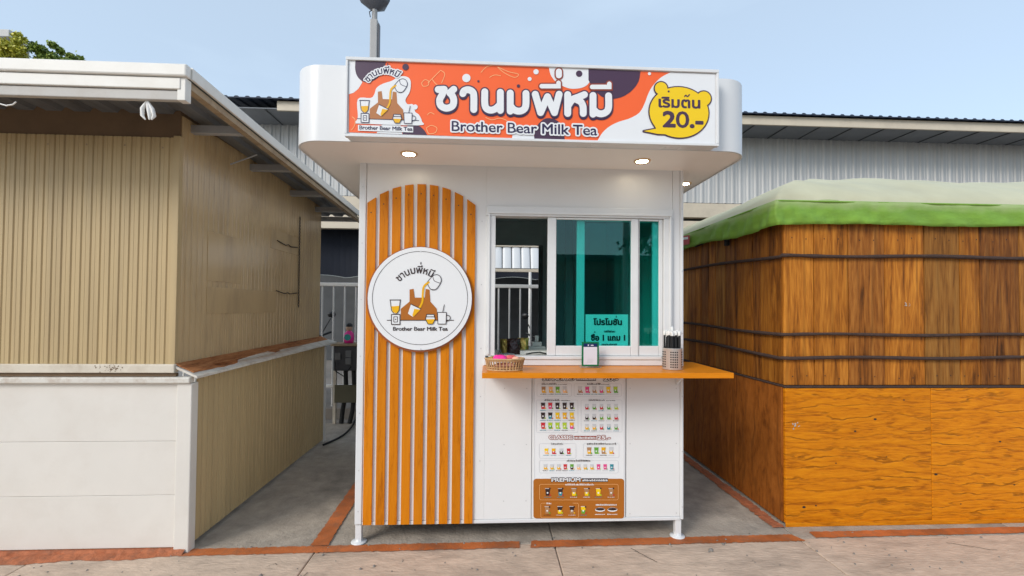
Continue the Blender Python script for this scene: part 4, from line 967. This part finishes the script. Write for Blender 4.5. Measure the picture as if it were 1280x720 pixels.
for c_, r, m__ in (((583,97.8),5.2,wh), ((598,101.8),1.4,pu), ((648,107.7),2.1,pu), ((670,90),3.3,wh), ((662,99),2.5,wh), ((507,84),4.0,pu), ((519,134),3.2,wh), ((723.8,92.4),4.0,pu), ((811.6,92.4),2.0,wh)):
    pr.disc(c_, r, m__, 4)
# peach outline doodles: cup, straw and swirl shapes
for pts in ([(527,104), (531,100), (536,102), (535,107), (529,108), (527,104)], [(535,104), (545,94), (551,88)], [(551,88), (556,93), (552,104)], [(540,99), (546,106), (556,110)], [(601,91), (608,84), (616,82)], [(622,84), (636,90), (648,93), (643,97), (630,91), (622,84)], [(612,97), (618,94), (626,95)], [(534,144), (538,141), (543,143)], [(533,160), (539,157), (546,160), (544,166), (536,167), (533,160)], [(440,146), (444,150), (443,158), (439,163)], [(607,147), (615,150), (625,148), (634,151)]):
    pr.stroke(pts, .7, 'print_peach', 3, caps=False)
art = pr.build('sign_artwork', sg)
# big shop name
Z1 = lambda P: [(530+x/7.2, 76+y/7.2) for x, y in P]; Z2 = lambda P: [(640+x/6.544, 76+y/6.544) for x, y in P]
letters = [Z1([(180,258), (164,305), (141,355), (152,405), (203,428), (255,408), (268,360), (256,318), (232,290)]),
  Z1([(350,297), (362,272), (400,262), (436,280), (448,318), (448,440)]),
  Z1([(547,280), (547,385), (562,430), (602,446), (645,432), (682,398)]), Z1([(687,285), (687,448)]),
  Z1([(776,292), (776,455)]), Z1([(776,405), (810,442), (858,455), (902,435), (917,390), (917,295)]),
  Z2([(190,275), (233,425)]), Z2([(233,425), (290,295)]), Z2([(290,295), (347,425)]), Z2([(347,425), (385,275)]),
  Z2([(243,209), (380,209), (380,182)]), Z2([(383,90), (383,120)]),
  Z2([(455,278), (455,432)]), Z2([(462,362), (495,318), (540,300), (592,278)]), Z2([(525,318), (562,338), (580,375), (582,432)]),
  Z2([(662,285), (662,438)]), Z2([(662,395), (692,425), (732,435), (772,418), (789,380), (789,288)]), Z2([(655,215), (795,215), (795,190)]), Z1([(128,260), (182,258)]), Z1([(232,290), (268,258)])]
pr = Print(YP-.0028)
straight = {18, 19, 6, 7, 8, 9, 10, 11, 12, 15, 17, 3, 4}
for i, Lp in enumerate(letters):
    thin = i in (10, 17); wd = 5.6 if thin else (7.6 if i == 11 else 8.6)
    sm_ = i not in straight
    pr.stroke(Lp, wd+3.4, 'print_rust' if thin or i == 11 else pu, 1, sm=sm_)
    if not thin and i != 11: pr.stroke([(x+.3, y+1.7) for x, y in Lp], wd+3.0, 'print_navy', 0, sm=sm_)
    pr.stroke(Lp, wd, wh, 3, sm=sm_)
b = 'Brother Bear Milk Tea'; s0, s1 = span(b); sx_ = (746-565)/(s1-s0)
pr.text(b, (565-s0*sx_, 163.6), (sx_, sx_*.031), (0, -17.6), 'print_navy', 4, .7, 4.6, wh)
pr.build('shop_name', sg)
# small mark at the left of the sign, with its white sticker halo
pr = Print(YP-.0028)
def T(p): return (484.5+(p[0]-525)*.93, 149.5+(p[1]-400.3)*.9+(p[0]-525)*.03)
pr.poly([T(p) for p in smooth([(482,404), (485,398), (485,373), (502,371), (507,366), (510,357), (518,351), (531,346), (540,340), (551,340), (556,346), (555,360), (549,372), (552,378), (559,378), (562,388), (567,392), (571,401), (566,407), (482,407)], 4)], wh, 0)
still_life(pr, T, .9, 'print_navy', 'print_tan', 1)
arch_text(pr, (481.5, 116.5), 24.5, R(-57), R(38), 'print_navy', 3, 11.5, .35, 3.4, wh)
b = 'Brother Bear Milk Tea'; s0, s1 = span(b); sx_ = 66/(s1-s0)
pr.poly([(447.5,156.2), (516.5,158.4), (516.5,165.6), (447.5,163.4)], wh, 1)
pr.text(b, (449.5-s0*sx_, 161.6), (sx_, sx_*.031), (0, -6.6), 'print_navy', 3, .3)
pr.build('logo_mark', sg)
# price bubble
pr = Print(YP-.0028)
body = [(848.6+36.8*math.cos(2*math.pi*i/48), 140.6+31.5*math.sin(2*math.pi*i/48)+.03*36.8*math.cos(2*math.pi*i/48)) for i in range(48)]
tail = [(817.5,156), (820,161), (804.5,164), (822,167.5), (833,168), (835,160)]
for o_, m__, ly in ((1.6, pu, 0), (0, 'print_yellow', 2)):
    if o_:
        pr.stroke(body, 2*o_, m__, ly, sm=False, closed=True); pr.stroke(tail, 2*o_, m__, ly, sm=False, closed=True)
    pr.disc((826.2,110.6), 7.8+o_, m__, ly); pr.disc((879.4,123.4), 9.0+o_, m__, ly)
    pr.poly(body, m__, ly+.3); pr.poly(tail, m__, ly+.3)
b = 'เริมตน'; s0, s1 = span(b); sx_ = 51/(s1-s0)
pr.text(b, (823.5-s0*sx_, 133.8), (sx_, sx_*.03), (0, -17.5), pu, 4, 1.3)
pr.disc((835.6, 114.6), 1.3, pu, 4); pr.stroke([(855.5,121), (857,119.3), (859,121), (861.5,118.6)], 1.5, pu, 4)
b = '20.-'; s0, s1 = span(b); sx_ = 49/(s1-s0)
pr.text(b, (829-s0*sx_, 158.2), (sx_, sx_*.03), (0, -27), pu, 4, 2.2)
pr.build('price_bubble', sg)

# window: outer frame, two sashes, green panes
wf = MB(); y0, y1 = KY-.022, KY+.06
win = thing('window_dummy', (0, 0, 0), 'x', 'x') if False else None
fr = box('window_frame', 'alu', ki, FX0, FX1, y0, y1, FZ1-.062, FZ1, .003)
box('frame_jamb', 'alu', fr, FX0, FX0+.058, y0, y1, FZ0+.01, FZ1-.063, .003)
box('frame_jamb', 'alu', fr, FX1-.058, FX1, y0, y1, FZ0+.01, FZ1-.063, .003)
box('frame_lip', 'alu', fr, FX0+.012, FX1-.012, y0-.010, y0-.001, FZ1-.05, FZ1-.036, .002)
box('frame_lip', 'alu', fr, FX0+.012, FX0+.024, y0-.010, y0-.001, FZ0+.02, FZ1-.051, .002)
box('frame_lip', 'alu', fr, FX1-.024, FX1-.012, y0-.010, y0-.001, FZ0+.02, FZ1-.051, .002)
box('frame_track', 'alu', fr, FX0+.02, FX1-.02, y0-.004, y1, FZ0-.012, FZ0+.009, .003)
box('sill', 'white_gloss', fr, FX0-.01, FX1+.006, KY-.020, KY+.10, 1.095, FZ0-.013, .004)
def sash(x0, x1, yy, stl, str_, rail_b, rail_t=.03):
    za, zb = FZ0+.011, FZ1-.064
    s_ = box('sash', 'alu', ki, x0, x0+stl, yy, yy+.028, za, zb, .003)
    box('stile', 'alu', s_, x1-str_, x1, yy, yy+.028, za, zb, .003)
    box('rail', 'alu', s_, x0+stl+.001, x1-str_-.001, yy+.002, yy+.026, za, za+rail_b, .003)
    box('rail', 'alu', s_, x0+stl+.001, x1-str_-.001, yy+.002, yy+.026, zb-rail_t, zb, .003)
    box('pane', 'glass_green', s_, x0+stl+.001, x1-str_-.001, yy+.012, yy+.016, za+rail_b, zb-rail_t, 0)
    return s_
sash(.366, .948, KY-.012, .054, .046, .062, .012)
sash(.952, 1.108, KY-.008, .004, .024, .062, .012)
sash(.56, 1.105, KY+.026, .05, .05, .062, .012)
box('latch', 'black', fr, 1.095, 1.125, y0-.014, y0-.002, FZ0-.002, FZ0+.012, .002)
# counter
cn = box('counter', 'counter', ki, -.037, 1.397, 2.495, 2.815, 1.062, 1.093, .002)
box('counter_wing', 'counter', cn, KX1+.002, 1.397, 2.8155, 3.02, 1.062, 1.093, .002)
for x in (1.20,): MB().prism([(x-.006, 2.815, 1.061), (x-.006, 2.815, .97), (x-.006, 2.68, 1.061)], (.012, 0, 0)).build('bracket', 'white_gloss', cn)

# menu poster
PY = KY-.0005
po = MB(); q0 = onY(666.5, 650, PY); q1 = onY(781, 650, PY)
poster = box('menu_poster', 'print_white', ki, q0.x, q1.x, PY-.004, PY, .138, 1.05, .001)
pr = Print(PY-.0045); dk = 'print_dark'; Q = lambda x, y: (660+x/7.577, 465+y/7.577); U = lambda x, y: (660+x/6.262, 540+y/6.262)
def rr(x0, y0, x1, y1, m, layer, f, wd=.35, r=12):
    P = []
    for cx_, cy_, a0 in ((x1-r, y0+r, -90), (x1-r, y1-r, 0), (x0+r, y1-r, 90), (x0+r, y0+r, 180)):
        P += [f(cx_+r*math.cos(R(a0+30*i)), cy_+r*math.sin(R(a0+30*i))) for i in range(4)]
    if wd: pr.stroke(P, wd, m, layer, sm=False, closed=True, caps=False)
    else: pr.poly(P, m, layer)
def cup(c, h, top, bot, layer=3, band=None, lid='print_grey'):
    w1, w2 = h*.34, h*.25
    mid = .5
    f = lambda t: w1+(w2-w1)*t
    y0_ = c[1]-h/2
    pr.poly([(c[0]-w1,y0_), (c[0]+w1,y0_), (c[0]+f(mid),y0_+h*mid), (c[0]-f(mid),y0_+h*mid)], top, layer)
    pr.poly([(c[0]-f(mid),y0_+h*mid), (c[0]+f(mid),y0_+h*mid), (c[0]+w2,y0_+h), (c[0]-w2,y0_+h)], bot, layer)
    pr.rect(c[0]-w1*1.12, y0_-h*.08, c[0]+w1*1.12, y0_, lid, layer)
    pr.disc((c[0]-.1, y0_+h*.58), h*.13, band or 'print_white', layer+1, n=8)
    pr.disc((c[0]+w1*1.05, y0_+h*.9), h*.12, random.choice(('print_green', 'print_red', 'print_amber', 'print_lime')), layer+1, n=6)
    squiggle(pr, c[0]-w1*1.5, c[0]+w1*1.5, y0_+h*1.28, h*.13, random.choice((dk, 'print_teal', 'print_grey')), layer, .3)
g, o, p_, k_ = 'print_green', 'print_amber', 'print_pink', 'print_dark'
lt, ye, rd, li, wt, te = 'print_latte', 'print_yellow', 'print_red', 'print_lime', 'print_grey', 'print_teal'
# outer frame line
rr(62, -30, 910, 1130, 'print_grey', 1, Q, .4, 18)
def heading(word, tail0, tail1, price, yb, x0, x1, f, m_fg, halo):
    s0, s1 = span(word); a = f(x0, yb); b_ = f(x1, yb); sx_ = (b_[0]-a[0])/(s1-s0)
    pr.text(word, (a[0]-s0*sx_, a[1]), (sx_, 0), (0, -6.2), m_fg, 5, .5, 1.9, halo)
    t0 = f(tail0, yb); t1 = f(tail1, yb); pr.rect(t0[0]-.5, t0[1]-3.9, t1[0]+.5, t0[1]+.7, halo, 3); squiggle(pr, t0[0], t1[0], t0[1]-.3, 2.9, m_fg, 5, .5)
    if price:
        s0, s1 = span(price[0]); a = f(price[1], yb); b_ = f(price[2], yb); sx_ = (b_[0]-a[0])/(s1-s0)
        pr.text(price[0], (a[0]-s0*sx_, a[1]+.4), (sx_, 0), (0, -6.6), m_fg, 5, .5, 1.9, halo)
heading('STANDARD', 460, 640, ('20.-', 715, 850), 78, 140, 440, Q, 'print_white', 'print_dark')
heading('CLASSIC', 440, 640, ('25.-', 655, 778), 634, 200, 420, Q, 'print_white', 'print_rust')
for (x0, y0_, x1, y1_, tx0, tx1) in ((85,112,412,230,130,365), (437,112,885,230,560,770), (80,265,472,572,155,400), (502,265,890,568,575,830)):
    rr(x0, y0_, x1, y1_, 'print_grey', 2, Q)
    a = Q(tx0, y0_+8); b_ = Q(tx1, y0_+8); pr.rect(a[0]-.6, a[1]-2.6, b_[0]+.6, a[1]+.6, 'print_white', 3); squiggle(pr, a[0], a[0]+(b_[0]-a[0])*.6, a[1], 2.3, dk, 4, .5); squiggle(pr, a[0]+(b_[0]-a[0])*.64, b_[0], a[1], 1.1, dk, 4, .3)
for x, t, b_ in ((147,lt,o), (215,'print_peach',o), (280,g,li), (347,wt,'print_peach')): cup(Q(x, 168), 7.6, t, b_)
for x, t, b_ in ((492,wt,lt), (560,p_,p_), (627,wt,lt), (695,wt,p_), (760,ye,o), (828,li,g)): cup(Q(x, 168), 7.6, t, b_)
for y, row in ((320, ((k_,rd), (rd,p_), (k_,k_), (k_,k_), (k_,k_))), (413, ((k_,k_), (k_,te), (ye,o), (o,o), (ye,o))), (508, ((rd,rd), (li,g), (li,li), (li,li), (o,p_)))):
    for i, (t, b_) in enumerate(row): cup(Q(142+68*i, y), 7.8, t, b_)
for y, row in ((328, (rd, g, rd, g, li)), (423, (k_, k_, g, g, rd)), (518, (o, o, rd, te, g))):
    for i, b_ in enumerate(row): cup(Q(557+69*i, y), 7.0, 'print_grey', b_, lid='print_white')
for (x0, y0_, x1, y1_, tx0, tx1) in ((88,90,375,205,180,272), (432,90,712,200,460,690), (88,222,706,320,303,490)):
    rr(x0, y0_, x1, y1_, 'print_grey', 2, U)
    a = U(tx0, y0_+6); b_ = U(tx1, y0_+6); pr.rect(a[0]-.6, a[1]-2.8, b_[0]+.6, a[1]+.8, 'print_white', 3); squiggle(pr, a[0], b_[0], a[1]+.3, 2.5, dk, 4, .5)
for x, t, b_ in ((143,ye,'print_peach'), (200,o,rd), (260,wt,k_), (318,rd,rd)): cup(U(x, 150), 7.0, t, b_, lid='print_white')
for x, t, b_ in ((478,lt,o), (534,g,g), (590,o,lt), (650,wt,o)): cup(U(x, 145), 8.0, t, b_)
for i, (t, b_) in enumerate(((wt,o), (wt,o), (wt,o), (rd,rd), (g,k_), (wt,'print_peach'), (wt,o), (wt,o), (p_,p_), (p_,p_), (te,te))): cup(U(135+52*i, 272), 6.6, t, b_, lid='print_white')
rr(42, 365, 752, 676, 'print_brown', 2, U, 0, 22)
heading('PREMIUM', 425, 622, None, 386, 185, 408, U, 'print_white', 'print_dark')
def rl(x0, y0_, x1, y1_, tx0, tx1):
    rr(x0, y0_, x1, y1_, 'print_peach', 4, U, .35)
    a = U(tx0, y0_+8); b_ = U(tx1, y0_+8); pr.rect(a[0]-.5, a[1]-2.6, b_[0]+.5, a[1]+.6, 'print_brown', 4.5); squiggle(pr, a[0], b_[0], a[1], 2.3, 'print_white', 5, .5)
rl(90, 408, 705, 530, 290, 515); rl(100, 555, 395, 670, 145, 345)
for x, t, b_ in ((153,k_,k_), (253,k_,te), (358,lt,ye), (458,lt,ye), (550,ye,ye), (650,lt,lt)): cup(U(x, 470), 8.5, t, b_, 5); pr.disc((U(x, 0)[0]+2.8, U(0, 440)[1]), 1.1, k_, 5, n=8)
for x, t, b_ in ((150,lt,lt), (248,k_,ye), (343,k_,lt), (432,ye,g)): cup(U(x, 610), 8.5, t, b_, 5); pr.disc((U(x, 0)[0]+2.8, U(0, 585)[1]), 1.1, k_, 5, n=8)
a = U(530, 574); b_ = U(692, 574); squiggle(pr, a[0], b_[0], a[1], 2.2, 'print_white', 5, .5)
for x in (563, 660):
    pr.disc(U(x, 606), 6.2, 'print_white', 5, ry=2.6); pr.disc(U(x, 602), 5.6, k_, 6, ry=1.7); a = U(x-40, 640); squiggle(pr, a[0], a[0]+12.5, a[1]+1, 1.4, 'print_white', 5, .3)
pr.build('menu_print', poster)

# ================================================================== THINGS ON AND IN THE KIOSK
# promotion notice behind the green glass
NY = KY+.022
q = [onY(x, y, NY) for x, y in ((732, 393), (785, 393), (785, 433), (732, 433))]
nb = MB().prism([(p.x, NY, p.z) for p in q], (0, .003, 0)).build('promotion_notice', 'paper', label='paper promotion notice standing behind the green sliding glass', cat='notice')
pr = Print(NY-.0008)
b = 'โปรโมชัน'; s0, s1 = span(b); sx_ = 35/(s1-s0); pr.text(b, (742-s0*sx_, 406), (sx_, 0), (0, -9.6), 'print_dark', 2, .9); pr.stroke([(770.3, 396.6), (770.3, 395.2)], 1.1, 'print_dark', 2, sm=False)
squiggle(pr, 755, 769, 415.5, 3, 'print_dark', 2, .5)
b = 'ซือ 1 แถม 1'; s0, s1 = span(b); sx_ = 42/(s1-s0); pr.text(b, (739-s0*sx_, 425.5), (sx_, 0), (0, -9.6), 'print_dark', 2, .9); pr.stroke([(742.6, 415.6), (743.4, 414.6), (744.2, 415.2)], .8, 'print_dark', 2, sm=False)
squiggle(pr, 752, 771, 431.5, 2.2, 'print_dark', 2, .4)
pr.build('notice_print', nb)
# payment card stand (code left blank)
cp = onZ(737.5, 459.3, 1.093); cyy = cp.y-.0
ps = thing('card_stand', (cp.x, cyy, 1.0932), 'clear stand holding a green bordered payment card on the counter', 'card stand')
f2 = lambda x, y, Y: onY(x, y, Y)
a = f2(727.2, 459, cyy); c_ = f2(748.6, 427.5, cyy); x0, x1, z0, z1 = a.x, c_.x, 1.0965, c_.z
box('card', 'card_green', ps, x0, x1, cyy, cyy+.003, z0+.004, z1, .0008)
wdt = x1-x0; hgt = z1-z0
box('card_face', 'card_white', ps, x0+wdt*.10, x1-wdt*.10, cyy-.0012, cyy-.0004, z0+hgt*.09, z1-hgt*.20, 0)
box('card_header', 'card_navy', ps, x0+wdt*.10, x1-wdt*.10, cyy-.0012, cyy-.0004, z1-hgt*.195, z1-hgt*.06, 0)
MB().disc((x0+wdt*.38, cyy-.0018, z1-hgt*.13), .0045, 10).build('header_mark', 'card_white', ps)
box('header_mark', 'card_white', ps, x0+wdt*.52, x0+wdt*.68, cyy-.0020, cyy-.0013, z1-hgt*.15, z1-hgt*.115, 0)
m_ = MB()
for k in range(4): m_.box(x0+wdt*random.uniform(.28, .34), x0+wdt*random.uniform(.6, .72), cyy-.0019, cyy-.0014, z0+hgt*(.17+.045*k), z0+hgt*(.185+.045*k))
m_.build('card_text', 'print_grey', ps)
box('acrylic_plate', 'clear', ps, x0-.004, x1+.004, cyy+.0035, cyy+.006, z0-.002, z1+.004, .0005)
box('acrylic_base', 'clear', ps, x0-.012, x1+.012, cyy-.03, cyy+.04, 1.0934, 1.0962, .0005)
# wicker basket with sweets
bc = onZ(631, 464.5, 1.0935); bc = Vector((bc.x+.002, bc.y+.062, 1.0935))
bk = thing('basket', bc, 'small oval wicker basket of sweets on the orange counter', 'basket')
rxx, ryy = .106, .062
def oval(z, r, k=40): return [(bc.x+rxx*r*math.cos(2*math.pi*i/k), bc.y+ryy*r*math.sin(2*math.pi*i/k), bc.z+z) for i in range(k+1)]
for nme, z, r, t in (('rim', .066, 1.06, .0065), ('band', .004, .93, .006), ('band', .058, 1.04, .004), ('band', .018, .95, .0035)):
    MB().tube(oval(z, r), t, 6).build(nme, 'basket', bk)
for i in range(34):
    a = 2*math.pi*i/34; u0 = (bc.x+rxx*.93*math.cos(a), bc.y+ryy*.93*math.sin(a), bc.z+.004); u1 = (bc.x+rxx*1.05*math.cos(a), bc.y+ryy*1.05*math.sin(a), bc.z+.066)
    MB().tube([u0, u1], .0042, 5).build('stake', 'basket', bk)
MB().prism(oval(.001, .93)[:-1], (0, 0, .004)).build('base', 'basket', bk)
def packet(c, sx, sy, sz, mt, label, name='sweet_packet', rot=0., cat='sweets', tilt=0.):
    m_ = MB(); nx, ny_ = 8, 6; top = []; bot = []
    ca, sa = math.cos(rot), math.sin(rot)
    for i in range(nx+1):
        for j in range(ny_+1):
            u, v = 2*i/nx-1, 2*j/ny_-1; h = (max(0, (1-u**4)*(1-v**4)))**.6
            x, y = u*sx/2*(1-.08*abs(v)), v*sy/2*(1-.06*abs(u)); wv = .06*sz*math.sin(9*u+4*v)
            for lst, s_ in ((top, 1), (bot, -1)):
                lst.append(Vector((c[0]+x*ca-y*sa, c[1]+x*sa+y*ca, c[2]+sz/2+s_*h*sz/2+wv*h+tilt*x)))
    fs = [(i*(ny_+1)+j, (i+1)*(ny_+1)+j, (i+1)*(ny_+1)+j+1, i*(ny_+1)+j+1) for i in range(nx) for j in range(ny_)]
    m_.add(top, fs, 0, True); m_.add(bot, [f[::-1] for f in fs], 0, True)
    return m_.build(name, mt, label=label, cat=cat)
packet((bc.x-.03, bc.y-.024, bc.z+.050), .085, .05, .040, 'pink', 'bright pink sweet packet in the wicker basket')
packet((bc.x+.035, bc.y+.005, bc.z+.054), .07, .05, .032, 'redp', 'red and white sweet packet in the wicker basket', rot=.4)
packet((bc.x+.065, bc.y-.018, bc.z+.046), .05, .05, .034, 'peach', 'peach coloured sweet packet at the basket end', rot=-.3)
packet((bc.x-.07, bc.y+.015, bc.z+.048), .05, .045, .03, 'gold', 'gold wrapped sweet in the wicker basket', rot=.6)
packet((bc.x+.0, bc.y+.0, bc.z+.012), .13, .07, .03, 'peach', 'peach packet lying under the sweets in the basket')
# steel straw holder with wrapped black straws
hc = onZ(844.5, 463, 1.0935); hr = .0575; hc = Vector((hc.x+.004, hc.y+hr, 1.0935)); hh = .128
hd = thing('straw_holder', hc, 'round perforated steel holder for straws on the counter end', 'holder')
MB().lathe([(.001, .002), (hr-.001, .001), (hr, .003), (hr, hh-.003), (hr+.0015, hh-.001), (hr, hh), (hr-.002, hh-.001), (hr-.002, .006), (.001, .006)], hc, 40).build('cylinder', 'steel', hd)
m_ = MB()
for i in range(30):
    if i % 6 in (0, 1): continue
    a = 2*math.pi*i/30
    for k in range(7):
        z = .018+.0145*k; r = .0046; P = []
        for q_ in range(8):
            b_ = a+r/hr*math.cos(q_*.785); P.append((hc.x+(hr+.0006)*math.cos(b_), hc.y+(hr+.0006)*math.sin(b_), hc.z+z+r*math.sin(q_*.785)))
        m_.add(P, [tuple(range(8))])
m_.build('perforation', 'black', hd, kind='stuff')
for i in range(34):
    a = i*2.4; r = hr*.84*math.sqrt((i+.5)/34); x, y = hc.x+r*math.cos(a), hc.y+r*math.sin(a); tx_, ty_ = (hc.x-x)*.1+random.uniform(-.006, .006), (hc.y-y)*.1+random.uniform(-.005, .005); top = .205+random.uniform(-.010, .006)+(.03 if i == 3 else 0)
    s_ = thing('straw', (x, y, hc.z+.0075), 'black straw in clear wrapper standing in the steel holder', 'straw', 'wrapped straws in the steel holder')
    MB().tube([(x, y, hc.z+.0075), (x+tx_, y+ty_, hc.z+top)], .0060, 8).build('tube', 'black', s_)
    MB().tube([(x+tx_*.9, y+ty_*.9, hc.z+top-.004), (x+tx_*1.05, y+ty_*1.05, hc.z+top+.014), (x+tx_*1.05+random.uniform(-.006, .006), y+ty_*1.1, hc.z+top+.022)], [.0075, .0095, .006], 6).build('wrapper_end', 'knot', s_)
# goods on the inner shelf
SZ = 1.1405
def pouch(px, yy, wdt, hgt, mt, label, dx=0):
    c = Vector((onY(px, 430, yy).x, yy, SZ)); m_ = MB(); nx, nz_ = 8, 8; F_ = []; K_ = []
    for i in range(nx+1):
        for j in range(nz_+1):
            u, v = 2*i/nx-1, j/nz_; th = .030*(1-u**4)*(1-v**3)**.8+.0015; wv = .005*math.sin(7*u+11*v+px)
            x = c.x+u*wdt/2*(1-.05*math.sin(v*3)); z = c.z+v*hgt
            F_.append((x, yy-th+wv*(v > .05), z)); K_.append((x, yy+th, z))
    fs = [(i*(nz_+1)+j, (i+1)*(nz_+1)+j, (i+1)*(nz_+1)+j+1, i*(nz_+1)+j+1) for i in range(nx) for j in range(nz_)]
    m_.add(F_, fs, 0, True); m_.add(K_, [f[::-1] for f in fs], 0, True)
    m_.build('foil_pouch', mt, label=label, cat='pouch')
pouch(632.5, 3.12, .085, .098, 'gold', 'gold foil pouch at the window jamb, left of the brown one')
pouch(654, 3.14, .08, .105, 'gold', 'gold foil pouch between the brown pouch and the grey stand')
pouch(642, 3.07, .095, .105, 'choc', 'glossy dark brown foil pouch between the two gold pouches')
q = onY(666, 438, 3.0)
box('white_tray', 'offwhite', None, q.x-.085, q.x+.12, 3.00, 3.10, SZ+.0005, SZ+.026, .005, label='low white tray on the shelf inside the serving window', cat='tray')
gs = thing('grey_stand', (onY(671, 432, 3.16).x, 3.17, SZ), 'stepped grey plastic stand on the shelf inside the serving window', 'stand')
gx = onY(671, 432, 3.16).x
box('foot', 'grey', gs, gx-.062, gx+.062, 3.13, 3.21, SZ+.0005, SZ+.045, .006)
box('step', 'grey', gs, gx-.035, gx+.035, 3.14, 3.20, SZ+.0455, SZ+.075, .005)
box('neck', 'grey', gs, gx-.014, gx+.014, 3.155, 3.185, SZ+.0755, SZ+.12, .004)
MB().tube([(gx-.09, 2.985, SZ+.006), (gx-.05, 2.975, SZ+.016), (gx-.0, 2.98, SZ+.020), (gx+.05, 2.985, SZ+.008), (gx+.09, 3.0, SZ+.006)], .005, 6).build('power_cord', 'rubber', label='black cord on the shelf in front of the low white tray', cat='cord')
MB().tube([(.06, 2.99, SZ+.006), (.075, 2.985, SZ+.035), (.085, 2.98, SZ+.006), (.12, 2.985, SZ+.012), (.17, 2.98, SZ+.006)], .004, 6).build('scissors_cord', 'grey', label='thin grey cord coiled beside the gold pouch at the window jamb', cat='cord')
